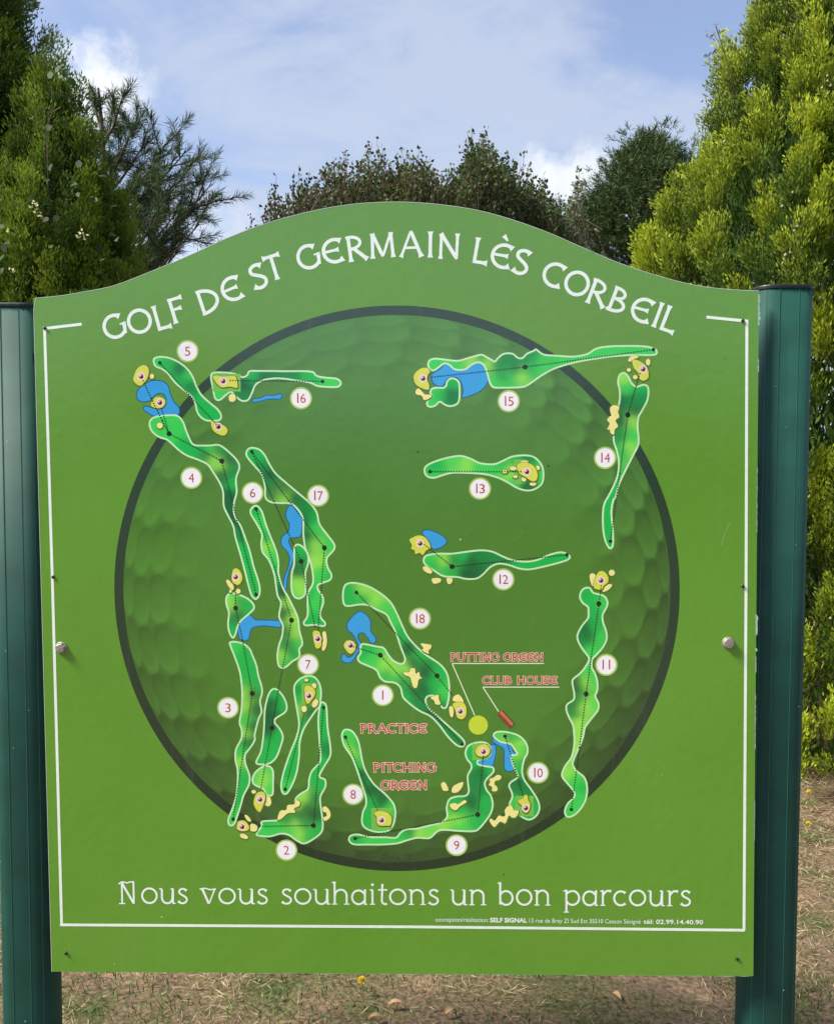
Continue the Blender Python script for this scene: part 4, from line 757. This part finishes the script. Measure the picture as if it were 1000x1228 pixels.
# dotted play lines with round way points
def route(label,pts,dots):
    ik=Ink('play_line',label)
    for (a,b) in zip(pts[:-1],pts[1:]):
        a=np.array(a);b=np.array(b); L=np.linalg.norm(b-a); n=int(L/3.2)
        u=(b-a)/L
        for i in range(n+1):
            c=a+u*(i*3.2); p=B(*c); d=.80*K; ik.add([p+[-d,-d],p+[d,-d],p+[d,d],p+[-d,d]],[(0,1,2,3)],BLK); Ink.z-=.0000034
    Ink.z+=.0000034
    for x,y,r in dots: ik.disc(B(x,y),r*K,BLK,n=14)
    ik.done()
def t1(k,x,y): return tp(k,[(x,y)])[0]
def dt(k,x,y,r=2.2): return (*t1(k,x,y),r)
route('play line of hole 5',[t1('A',278,233),t1('A',700,692),t1('A',745,743)],[dt('A',278,233)])
route('play line of hole 4',[t1('A',145,375),t1('A',210,520),t1('A',300,700),t1('A',352,800),t1('G',405,140),t1('G',658,1125)],[dt('A',352,800,3),dt('G',405,140,3),dt('G',658,1125)])
route('short play line from the pond green of hole 4',[t1('A',292,600),t1('A',352,800)],[])
route('play line of hole 16',[t1('B',200,312),t1('B',815,318)],[dt('B',815,318)])
route('play line of hole 15',[t1('C',240,325),t1('C',935,250),t1('D',917,95)],[dt('C',935,250,3),dt('D',917,95)])
route('play line of hole 14',[t1('D',835,240),t1('D',763,487),t1('Fq',570,420),t1('Fq',503,915)],[dt('D',763,487,3),dt('Fq',503,915)])
route('play line of hole 13',[t1('E',128,228),t1('E',685,228)],[dt('E',128,228)])
route('play line of hole 12',[t1('E',95,665),t1('E',260,798),t1('E',948,727)],[dt('E',260,798,3),dt('E',948,727)])
route('play line of hole 6',[t1('H',95,170),t1('H',333,915),t1('I',685,1000),t1('J',465,165),t1('J',425,408),t1('J',380,650),t1('J',350,820)],[dt('H',95,170),dt('H',333,915,3),dt('J',425,408,3)])
route('right play line of hole 17',[t1('G',627,72),t1('H',553,430),t1('H',510,985)],[dt('G',627,72),dt('H',553,430,3)])
route('left play line of hole 17',[t1('G',627,72),t1('H',215,120),t1('H',397,520),t1('H',490,960)],[dt('H',397,520,3)])
route('play line of hole 3',[t1('I',248,240),t1('I',250,455),t1('I',315,760),t1('J',293,177),t1('J',165,1020)],[dt('I',250,455,3),dt('J',293,177,3),dt('J',165,1020)])
route('play line of hole 7',[t1('K',330,345),t1('K',215,803)],[dt('K',215,803)])
route('play line of hole 2',[t1('K',450,300),t1('K',388,1025),t1('K',60,1030)],[dt('K',450,300),dt('K',388,1025,3)])
route('play line of hole 8',[t1('N',97,165),t1('N',230,480),t1('N',360,770)],[dt('N',97,165)])
route('play line of hole 9',[t1('N',175,995),t1('O',392,733),t1('O',435,290)],[dt('N',175,995),dt('O',392,733,3)])
route('play line of hole 10',[t1('O',597,145),t1('O',685,430),t1('O',730,590)],[dt('O',597,145)])
route('play line of hole 11',[t1('P',468,250),t1('P',445,415),t1('Q',308,90),t1('Q',250,560),t1('Q',180,1090)],[dt('P',445,415,3),dt('Q',308,90,3),dt('Q',180,1090)])
route('play line of hole 18',[t1('L',160,120),t1('L',725,705),t1('L',840,850)],[dt('L',160,120),dt('L',725,705,3)])
route('play line of hole 1',[t1('L',140,502),t1('L',327,560),t1('L',902,1185)],[dt('L',327,560,3),dt('L',902,1185)])
# putting green disc, club house, pointers
CREAM=lin((228,244,200))
ik=Ink('practice_green','plain yellow disc marking the practice putting area'); ik.disc(B(*t1('M',314,587)),11.7*K,lin((204,224,58)),n=36); ik.done()
ik=Ink('club_house_mark','small brick red bar marking the club house'); q=Bs(tp('M',[(450,512),(482,482),(567,578),(540,607)])); ik.stroke(np.r_[q,q[:1]]+np.array([.5*K,-.6*K]),1.6*K,lin((50,70,25))); ik.add(q[::-1],[(0,1,2,3)],lin((158,62,42))); q2=Bs(tp('M',[(464,499),(478,486),(563,580),(551,592)])); ik.add(q2[::-1],[(0,1,2,3)],lin((205,120,88))); ik.done()
for lb,pl in (('pointer line from the words PUTTING GREEN to the yellow disc',[(778,152),(130,152),(290,520)]),('pointer line from the words CLUB HOUSE to the red bar',[(885,319),(347,319),(458,492)])):
    ik=Ink('pointer_line',lb); q=Bs(tp('M',pl)); ik.stroke(q[:2],1.3*K,CREAM); ik.stroke(q[1:],1.3*K,CREAM); ik.done()

# ------------------------------------------------------------------ lettering: own stroke letters
def arc(cx,cy,rx,ry,a0,a1,n=22): 
    a=np.radians(np.linspace(a0,a1,n)); return np.c_[cx+rx*np.cos(a),cy+ry*np.sin(a)]
def ln(*p,n=7):
    r=[]
    for a,b in zip(p[:-1],p[1:]):
        t=np.linspace(0,1,n)[:,None]; r.append(np.array(a)*(1-t)+np.array(b)*t)
    return np.concatenate(r)
c4=.43
# each entry: (advance, [(points, weight, flare0, flare1), ...]) on a cell one cap-height tall, centred on x=0
CAPS={
'O':(1.0,[(arc(0,0,c4,c4,0,360,40),1,0,0)]),
'C':(.86,[(arc(.06,0,c4+.02,c4,52,308),1,.9,.9)]),
'G':(.94,[(arc(.02,0,c4,c4,52,330),1,.9,0),(ln((.36,-.36),(.40,.02)),1,0,.2),(ln((.22,.03),(.47,.07)),.5,0,0)]),
'Є':(.86,[(arc(.06,0,c4+.02,c4,52,308),1,.9,.9),(ln((-.38,.0),(.22,.03)),.8,0,.9)]),
'È':(.86,[(arc(.06,0,c4+.02,c4,52,308),1,.9,.9),(ln((-.38,.0),(.22,.03)),.8,0,.9),(ln((-.12,.78),(.08,.60)),.9,.6,-.6)]),
'L':(.62,[(ln((-.2,.5),(-.2,-.5)),1,.7,0),(ln((-.26,-.43),(.30,-.43)),.95,0,1.0)]),
'F':(.66,[(ln((-.18,.5),(-.18,-.5)),1,.2,.7),(ln((-.26,.44),(.32,.44)),.9,.2,.9),(ln((-.18,.04),(.20,.04)),.8,0,.9)]),
'D':(.86,[(ln((-.30,.5),(-.30,-.5)),1,.5,.3),(arc(-.30,0,.66,.44,90,-90),1,0,0)]),
'S':(.62,[(spline([(.24,.36),(.10,.44),(-.08,.43),(-.22,.33),(-.21,.17),(-.05,.06),(.12,-.04),(.24,-.18),(.20,-.35),(.04,-.44),(-.14,-.43),(-.28,-.34)],False,4),1,.9,.9)]),
'T':(.74,[(ln((0,.44),(0,-.5)),1,0,.7),(ln((-.35,.43),(.35,.43)),.95,.9,.9)]),
'R':(.80,[(ln((-.26,.5),(-.26,-.5)),1,.5,.7),(arc(-.20,.22,.38,.23,115,-95,16),.9,0,0),(ln((-.12,.02),(.38,-.48)),1.05,0,.6)]),
'P':(.74,[(ln((-.22,.5),(-.22,-.5)),1,.5,.7),(arc(-.16,.20,.40,.25,115,-110,16),.9,0,0)]),
'M':(1.12,[(ln((-.36,.46),(-.40,-.5)),.95,.6,.7),(ln((.36,.46),(.40,-.5)),.95,.6,.7),(ln((-.36,.46),(0,-.44)),1,.3,-.3),(ln((.36,.46),(0,-.44)),.75,.3,-.3)]),
'A':(.98,[(ln((0,.5),(-.40,-.5)),.75,-.3,.9),(ln((0,.5),(.40,-.5)),1.05,-.3,.7),(ln((-.26,-.14),(.26,-.14)),.75,0,0)]),
'I':(.40,[(ln((0,.5),(0,-.5)),1,.7,.7)]),
'N':(.92,[(ln((-.30,.46),(-.30,-.5)),.85,.7,.7),(ln((.32,.5),(.32,-.46)),.85,.9,0),(ln((-.32,.48),(.34,-.48)),1.05,.3,-.3)]),
'B':(.78,[(ln((-.26,.5),(-.26,-.5)),1,.5,.5),(arc(-.20,.24,.34,.20,115,-95,14),.9,0,0),(arc(-.20,-.20,.44,.24,95,-115,16),.95,0,0)]),
'U':(.88,[(np.concatenate([ln((-.32,.5),(-.32,-.1)),arc(0,-.12,.32,.32,180,360,14),ln((.32,-.1),(.32,.5))]),1,.6,.6)]),
'H':(.92,[(ln((-.32,.5),(-.32,-.5)),1,.7,.7),(ln((.32,.5),(.32,-.5)),1,.7,.7),(ln((-.32,0),(.32,0)),.8,0,0)]),
' ':(.42,[]),
}
def flare_w(pts,w,f0,f1,reach=.20):
    d=np.r_[0,np.cumsum(np.linalg.norm(np.diff(pts,axis=0),axis=1))]; L=d[-1]
    k=np.ones(len(pts))
    k+=f0*np.clip(1-d/reach,0,1)**2+f1*np.clip(1-(L-d)/reach,0,1)**2
    return w*np.maximum(k,.25)
def dense(p,step=.03):
    d=np.r_[0,np.cumsum(np.linalg.norm(np.diff(p,axis=0),axis=1))]; keep=np.r_[True,np.diff(d)>1e-9]; p=p[keep];d=d[keep]
    q=np.linspace(0,d[-1],max(int(d[-1]/step),3)); return np.c_[np.interp(q,d,p[:,0]),np.interp(q,d,p[:,1])]
def glyph(ik,ch,org,ang,size,col,wt=.125,sx=1.0,table=CAPS,extra=0.0):
    """draw a glyph; org in panel metres, ang radians"""
    ca,sa=math.cos(ang),math.sin(ang); zz0=Ink.z
    for pts,w,f0,f1 in table[ch][1]:
        p=dense(np.asarray(pts,float)); ww=flare_w(p,wt*w,f0,f1)+extra
        if extra:   # lengthen ends for an outline
            t0=p[0]-p[1]; t1_=p[-1]-p[-2]; p=p.copy(); p[0]+=t0/max(np.linalg.norm(t0),1e-9)*extra/2; p[-1]+=t1_/max(np.linalg.norm(t1_),1e-9)*extra/2
        x=p[:,0]*size*sx; y=p[:,1]*size
        ik.stroke(np.c_[org[0]+x*ca-y*sa,org[1]+x*sa+y*ca],ww*size,col)
    Ink.z=zz0
WT=lin((242,253,240))
TITLE=[('G',0,105,543,12),('O',0,220,519,13),('L',0,322,500,14),('F',0,393,467,15.5),('D',0,538,424,17),('Є',0,648,370,18),('S',0,768,312,19),('T',0,840,270,16),
 ('G',1,115,222,11),('Є',1,230,195,9),('R',1,335,182,7),('M',1,455,167,3),('A',1,588,163,0),('I',1,677,165,-2),('N',1,762,173,-4),('L',1,912,196,-11),
 ('È',2,48,218,-14),('S',2,138,246,-17),('C',2,287,305,-21),('O',2,392,345,-20),('R',2,490,390,-22),('B',2,587,425,-22),('Є',2,695,468,-20),('I',2,765,490,-21),('L',2,822,512,-22)]
for w,(word,idx) in enumerate((('GOLF',range(0,4)),('DE',range(4,6)),('ST',range(6,8)),('GERMAIN',range(8,15)),('LÈS',range(15,18)),('CORBEIL',range(18,25)))):
    ik=Ink('title_word','white title word '+word)
    for i in idx:
        ch,t,x,y,a=TITLE[i]; px,py=(110,340,590)[t]+x/3.846,250+y/3.846
        glyph(ik,ch,B(px,py),R(a)+.0118,30.5*K,WT,wt=.135)
    ik.done()
RED=lin((182,24,32)); PINK=lin((248,206,180))
def cap_line(name,label,text,x0,x1,yt,yb):
    ik=Ink(name,label); a,b=B(x0,yb),B(x1,yb); h=np.linalg.norm(B(x0,yt)-B(x0,yb)); ang=math.atan2(b[1]-a[1],b[0]-a[0])
    adv=[CAPS[c][0] for c in text]; L=np.linalg.norm(b-a); sx=L/(sum(adv)*h); u=(b-a)/L; v=np.array([-u[1],u[0]])
    for ps in (0,1):
        s=0; Ink.z+=ps*.00003
        for c,ad in zip(text,adv):
            o=a+u*(s+ad/2)*h*sx+v*h*.5; s+=ad
            Ink.z+=.000001*0 if c==' ' else 0; glyph(ik,c,o,ang,h*.96,PINK if ps==0 else RED,wt=.13,sx=sx,extra=.15 if ps==0 else 0)
    ik.done()
cap_line('map_caption','red caption PUTTING GREEN','PUTTING GRЄЄN',540,651.5,783,793.2)
cap_line('map_caption','red caption CLUB HOUSE','CLUB HOUSЄ',578.5,669,811,821)
cap_line('map_caption','red caption PRACTICE','PRACTICЄ',432,512.5,868,879.5)
cap_line('map_caption','red caption PITCHING','PITCHING',447.5,523,915,926.3)
cap_line('map_caption','red caption GREEN below PITCHING','GRЄЄN',456.5,512.5,936,947.5)
# lower case greeting (x-height 1)
SW=.13
def sr(x,y,w=.16): return (ln((x-w,y),(x+w,y)),.55,0,0)
LOW={
'N':(1.42,[(ln((-.42,1.28),(-.42,0)),.9,.2,0),(ln((-.42,1.30),(.30,.0)),1.1,0,0),(ln((.30,0),(.30,1.34)),.9,0,0),(spline([(-.62,1.22),(-.4,1.36),(-.1,1.30),(.10,1.36),(.34,1.36)],False,4),.7,0,.3),sr(-.42,0,.2)]),
'o':(1.12,[(arc(0,.5,.45,.46,0,360,32),1,0,0)]),
'u':(1.10,[(np.concatenate([ln((-.34,.93),(-.34,.35)),arc(-.02,.36,.32,.33,180,350,12),ln((.30,.35),(.34,.95))]),1,0,.2),(ln((.34,.95),(.34,0)),1,0,0),(ln((-.50,.93),(-.34,.95)),.6,0,0),(ln((.2,.93),(.34,.95)),.6,0,0),(ln((.34,.03),(.50,.03)),.6,0,0)]),
's':(.78,[(spline([(.24,.82),(.10,.93),(-.10,.92),(-.22,.78),(-.14,.62),(.06,.50),(.22,.38),(.24,.20),(.10,.06),(-.12,.05),(-.28,.17)],False,4),.95,.6,.6)]),
'v':(1.02,[(ln((-.36,.93),(0,.02)),1.1,.3,0),(ln((.36,.93),(.02,.02)),.75,.3,0),(spline([(-.52,.93),(-.2,.98),(.1,.90),(.42,.95)],False,4),.7,0,.4)]),
'h':(1.14,[(ln((-.36,1.42),(-.36,0)),1,.4,0),(np.concatenate([ln((-.34,.50),(-.34,.60)),arc(0,.58,.34,.35,180,0,14),ln((.34,.55),(.34,0))]),1,0,0),sr(-.36,.03),sr(.34,.03),(ln((-.52,1.36),(-.34,1.42)),.6,0,0)]),
'a':(1.02,[(arc(-.04,.46,.38,.43,30,330,26),1,0,0),(ln((.34,.95),(.32,.0)),1,.3,0),(ln((.32,.03),(.46,.03)),.6,0,0)]),
'i':(.52,[(ln((0,.93),(0,0)),1,.3,0),(ln((-.16,.91),(0,.95)),.6,0,0),sr(0,.03,.15),(ln((-.06,1.30),(.07,1.20)),1.2,0,0)]),
't':(.66,[(np.concatenate([ln((.0,1.30),(-.04,.30)),arc(.16,.26,.2,.22,180,300,8)]),1,.2,.2),(ln((-.26,.93),(.28,.93)),.75,0,.3)]),
'n':(1.14,[(ln((-.34,.95),(-.34,0)),1,.3,0),(np.concatenate([ln((-.34,.50),(-.34,.60)),arc(0,.58,.34,.35,180,0,14),ln((.34,.55),(.34,0))]),1,0,0),sr(-.34,.03),sr(.34,.03),(ln((-.5,.91),(-.34,.95)),.6,0,0)]),
'b':(1.12,[(ln((-.36,1.42),(-.36,.05)),1,.4,0),(arc(-.0,.46,.40,.43,205,515,28),1,0,0),(ln((-.52,1.36),(-.34,1.42)),.6,0,0)]),
'p':(1.14,[(ln((-.34,.97),(-.34,-.42)),1,.4,0),(arc(.02,.48,.40,.43,210,500,28),1,0,0),sr(-.34,-.40,.16),(ln((-.52,.90),(-.34,.97)),.6,0,0)]),
'r':(.80,[(ln((-.16,.95),(-.16,0)),1,.3,0),(spline([(-.16,.62),(-.04,.82),(.12,.93),(.34,.90)],False,4),.95,0,.6),sr(-.16,.03),(ln((-.32,.91),(-.16,.95)),.6,0,0)]),
'c':(.94,[(arc(.04,.47,.40,.43,48,312,26),1,.5,.4)]),
}
def low_word(text,x0,x1):
    yb=lambda x:1084.0+(x-142)*.0047
    a,b=B(x0,yb(x0)),B(x1,yb(x1)); h=20.0*K; adv=[LOW[c][0] for c in text]; L=np.linalg.norm(b-a); sx=L/(sum(adv)*h-.1*h); u=(b-a)/L; ang=math.atan2(u[1],u[0])
    ik=Ink('greeting_word','white greeting word '+text); s=-.05
    for c,ad in zip(text,adv):
        glyph(ik,c,a+u*(s+ad/2)*h*sx,ang,h,WT,wt=.125,sx=sx,table=LOW); s+=ad
    ik.done()
for w in (('Nous',142,226),('vous',241,322),('souhaitons',337,527),('un',540,583.5),('bon',597,660.5),('parcours',675.5,829)): low_word(*w)
# digits and small print from the built-in typeface, turned into flat meshes
def bfont(ik,text,org,ang,height,width,col,bold=0.0,center=False):
    cu=bpy.data.curves.new('t','FONT'); cu.body=text; cu.size=1; cu.offset=bold; cu.resolution_u=3
    to=bpy.data.objects.new('t',cu); COL.objects.link(to); bpy.context.view_layer.update()
    me=to.to_mesh(); v=np.array([tuple(q.co[:2]) for q in me.vertices]); fs=[tuple(p.vertices) for p in me.polygons]; to.to_mesh_clear() if hasattr(to,'to_mesh_clear') else None
    bpy.data.objects.remove(to); bpy.data.curves.remove(cu)
    lo=v.min(0);hi=v.max(0); CH=.73
    s=height/CH; sx=(width/(hi[0]-lo[0])) if width else s*.95
    x=(v[:,0]-lo[0])*sx; y=v[:,1]*s
    if center: x-=(hi[0]-lo[0])*sx/2; y-=height/2
    ca,sa=math.cos(ang),math.sin(ang); q=np.c_[org[0]+x*ca-y*sa,org[1]+x*sa+y*ca]
    o=[]
    for f in fs:
        a,b,c=q[f[0]],q[f[1]],q[f[2]]
        o.append(f if (b[0]-a[0])*(c[1]-a[1])-(b[1]-a[1])*(c[0]-a[0])>=0 else f[::-1])
    ik.add(q,o,col)
BADGE={5:(225,421),16:(361,477.5),15:(610,481),14:(725.5,549),13:(575.5,586),12:(603.5,695),4:(229.5,573),6:(303,591),17:(381.5,594.5),18:(503.5,742),1:(459,834),7:(369.5,797),11:(727,797.5),3:(273.5,849),2:(343.5,1020),8:(423.5,953),9:(547.5,1014),10:(645,927)}
DIG={'1':(.36,[(ln((0,.5),(0,-.5)),1,0,0)])}
for n,(x,y) in BADGE.items():
    ik=Ink('hole_number','white disc with the red number %d'%n); c=B(x,y)
    ik.disc(c,13.4*K,lin((176,204,92)),n=40); ik.disc(c,11.4*K,lin((250,250,250)),n=36)
    t=str(n); h=11.6*K; r=lin((190,44,48))
    adv=[5.0 if q=='1' else 7.6 for q in t]; 
    if t=='11': adv=[7.5,7.5]
    s=-sum(adv)/2
    for q,a in zip(t,adv):
        o=c+np.array([(s+a/2)*K,.3*K]); s+=a
        if q=='1': glyph(ik,'1',o,0,h,r,wt=.14,table=DIG)
        else: bfont(ik,q,o,0,h,6.6*K,r,center=True)
    ik.done()
def small(text,x0,x1,bold):
    yb=lambda x:1105.6+(x-522)*.0105
    a,b=B(x0,yb(x0)),B(x1,yb(x1)); bfont(CR,text,a,math.atan2(b[1]-a[1],b[0]-a[0]),5.6*K,np.linalg.norm(b-a),WT,bold)
CR=Ink('credit_line','tiny white maker credit and telephone number above the lower frame line')
small('conception/réalisation:',522,586,0.0); small('SELF SIGNAL',587.5,632,.035); small('13 rue de Bray ZI Sud Est 35510 Cesson Sévigné',634.5,768,0.0); small('tél: 02.99.14.40.90',771.5,843,.018)
CR.done()
# frame line
ik=Ink('frame_line','thin white frame line with open top')
for pl in ([(98,388.5),(51.5,394)],[(53.5,393),(63,700),(74,1110)],[(72,1109.5),(500,1112),(893,1116)],[(892,1116),(894.5,700),(895.5,383.5)],[(897,385),(847,380)]):
    ik.stroke(dense(Bs(pl),.05),3.4*K,WT)
ik.done()
# wear: specks, scratches, chipped edge
ik=Ink('scuff','small nicks and scratches in the print')
for x,y,r,c in ((552,647,1.0,(190,225,170)),(501,542,.9,(20,35,18)),(657,558.5,.9,(20,35,18)),(794,930,.6,(180,215,140)),(194,1100,.9,(190,220,150)),(137,1157,.7,(190,220,150)),(120,1048,.6,(160,195,100)),(604,1049,.7,(40,60,20)),(708,300,.7,(70,110,60)),(712,303,.6,(70,110,60)),(330,720,.5,(40,60,20)),(870,430,.6,(60,90,30)),(120,700,.5,(60,90,30)),(826,1130,.6,(170,205,120))):
    ik.disc(B(x,y),r*K,lin(c),ry=r*K*1.3,n=8)
for pl,c,w in (([(875,627),(869,640),(865,654)],(165,205,120),.55),([(629,637),(623,643),(617,649)],(120,165,95),.5),([(700,290),(707,297),(712,305)],(95,140,75),.5),([(566,632),(558,642)],(115,160,90),.4)):
    ik.stroke(spline(Bs(pl),False,4),w*K,lin(c))
ik.done()
def chips():
    V=[];Fc=[]
    # ragged pale strips where the laminate has come away along the right and lower edges
    for (y0,y1,w) in ((352,392,2.0),(430,448,1.2),(560,640,.7),(737,763,2.6),(777,782,2.2),(786,808,1.0),(830,900,.7),(960,1010,.6),(372,388,3.2)):
        n=max(4,int((y1-y0)/3)); o=len(V); 
        for i in range(n+1):
            t=i/n; e=B(905+ -2,y0+(y1-y0)*t); x=W_/2
            ww=w*K*(.35+.65*random.random())*(1 if 0<i<n else .1)
            V.append((x-.0012,e[1],.0003)); V.append((x+ww,e[1],-.0002))
        for i in range(n): a=o+2*i; Fc.append((a,a+1,a+3,a+2))
    x=-.83
    while x<.84:
        o=len(V); w=random.uniform(.01,.05); h=random.uniform(.1,.8)*K if random.random()<.45 else .1*K
        V+= [(x,-H_/2+.0006,.0004),(x,-H_/2-h*.5,.0001),(x+w*.5,-H_/2-h,.0001),(x+w,-H_/2-h*.6,.0001),(x+w,-H_/2+.0006,.0004)]; Fc.append(tuple(range(o,o+5))); x+=w+random.uniform(0,.02)
    e=mesh_obj('chipped_edge',np.array(V),Fc,MAT['chip'],panel); e['label']='pale chips along the right and lower edges'; e['kind']='stuff'
    # rim of the bare sheet showing along the arch and the left side
    rim=[(-W_/2,-H_/2)]+[tuple(q) for q in top]; rim=np.array(rim); 
    ik=Ink('rim_line','pale bare rim along the arch'); ik.stroke(dense(rim,.03)+np.array([0,-.0005]),.0013,lin((200,215,185))); ik.done()
chips()
# screws (black), bolts (steel, hexagonal)
def cyl(r0,r1,z0,z1,n=16,dome=0):
    V=[];Fc=[]
    a=np.linspace(0,2*np.pi,n,endpoint=False)
    rings=[(r0,z0),(r0,z1-(r0-r1)),(r1,z1)]
    for r,z in rings:
        for t in a: V.append((r*math.cos(t),r*math.sin(t),z))
    V.append((0,0,z1+dome))
    for k in range(2):
        for i in range(n): j=(i+1)%n; Fc.append((k*n+i,k*n+j,(k+1)*n+j,(k+1)*n+i))
    for i in range(n): Fc.append((2*n+i,2*n+(i+1)%n,3*n))
    return V,Fc
for x,y in ((54,393.5),(890.5,384.5),(64,692),(890.5,703),(79.5,1143.5),(884,1150.5)):
    V,Fc=cyl(.0042,.0030,0,.0022,14,.0005); p=B(x,y); o=mesh_obj('screw',V,Fc,MAT['hole'],panel,loc=(p[0],p[1],.001),smooth=False)
    V=[(-.0026,-.0006,.0030),(.0026,-.0006,.0030),(.0026,.0006,.0030),(-.0026,.0006,.0030)]
for x,y,lb in ((73.5,777,'hexagonal bolt head near the left frame line'),(873,771,'worn steel bolt head near the right frame line')):
    p=B(x,y); V,Fc=cyl(.0145,.0135,0,.0016,28); V2,F2=cyl(.0120,.0108,.0016,.0078,6 if x<100 else 18,.0006); o=len(V); V+=V2; Fc+=[tuple(i+o for i in f) for f in F2]
    q=mesh_obj('bolt',V,Fc,MAT['steel'],panel,loc=(p[0],p[1],.0012)); q['label']=lb; q.rotation_euler=(0,0,.3)
# posts
def post(pxr,pyr,topy,label,mirror):
    Yp=.018+.055; e=unproj(pxr,pyr,Yp-.02); zt=unproj(pxr,topy,Yp-.055)[2]
    hw=.0675; xc=e[0]-hw; 
    n=40; a=np.linspace(0,2*np.pi,n,endpoint=False)
    x=hw*np.sign(np.cos(a))*np.abs(np.cos(a))**.55; y=.055*np.sign(np.sin(a))*np.abs(np.sin(a))**.85
    V=[];Fc=[]
    for z in (-.05,zt*.5,zt): 
        for i in range(n): V.append((xc+x[i],Yp+y[i]-.07,z))
    for k in range(2):
        for i in range(n): j=(i+1)%n; Fc.append((k*n+i,k*n+j,(k+1)*n+j,(k+1)*n+i))
    Fc.append(tuple(range(2*n,3*n)))
    p=mesh_obj('post',np.array(V),Fc,MAT['post'],sign,smooth=True); p['label']=label
    V=[];Fc=[]
    prof=[(1.0,0),(1.035,.0005),(1.045,.006),(1.03,.009),(.6,.0125)]
    for s,z in prof:
        for i in range(n): V.append((xc+x[i]*s,Yp+y[i]*s-.07,zt+z))
    for k in range(len(prof)-1):
        for i in range(n): j=(i+1)%n; Fc.append((k*n+i,k*n+j,(k+1)*n+j,(k+1)*n+i))
    Fc.append(tuple(range((len(prof)-1)*n,len(prof)*n)))
    mesh_obj('post_cap',np.array(V),Fc,MAT['cap'],p,smooth=False)
    for fx in (-.33,.33,.74,-.74):   # extrusion seams
        X=fx*hw; yy=-.055*(1-abs(fx)**(2/.55))**(.85/2)
        q=[(xc+X-.0006,Yp-.07+yy-.0006),(xc+X+.0006,Yp-.07+yy-.0006),(xc+X+.0008,Yp-.07+yy+.004),(xc+X-.0008,Yp-.07+yy+.004)]
        V=[(a_,b_,z) for z in (0,zt-.001) for a_,b_ in q]
        mesh_obj('seam',V,[(0,1,5,4),(1,2,6,5),(2,3,7,6),(3,0,4,7)],MAT['seam'],p)
    # paint nicks
    V=[];Fc=[]
    for k in range(7):
        z=RNG.uniform(.1,zt-.05); fx=RNG.uniform(-.85,.85); X=fx*hw; yy=-.055*(1-abs(fx)**(2/.55))**(.85/2)-.0006; s=RNG.uniform(.0006,.0018); o=len(V)
        V+=[(xc+X-s,Yp-.07+yy,z),(xc+X,Yp-.07+yy,z-s),(xc+X+s*.8,Yp-.07+yy,z+.2*s),(xc+X+.1*s,Yp-.07+yy,z+1.4*s)]; Fc.append((o,o+1,o+2,o+3))
    mesh_obj('paint_nicks',np.array(V),Fc,MAT['chip'],p)['kind']='stuff'
    return p
post(953,1228,345,'right dark green post beside the golden conifer',1)
post(67,1228,367,'left dark green post cut by the photo edge',-1)
# rails that carry the panel between the posts, behind it
for z in (.62,1.62):
    V=[(sx*.80,y,zz) for sx in (-1,1) for y in (.022,.052) for zz in (z-.02,z+.02)]
    mesh_obj('rail',np.array(V)-np.array([0,.07,0]),[(0,1,3,2),(4,6,7,5),(0,4,5,1),(2,3,7,6),(1,5,7,3),(0,2,6,4)],MAT['post'],sign)
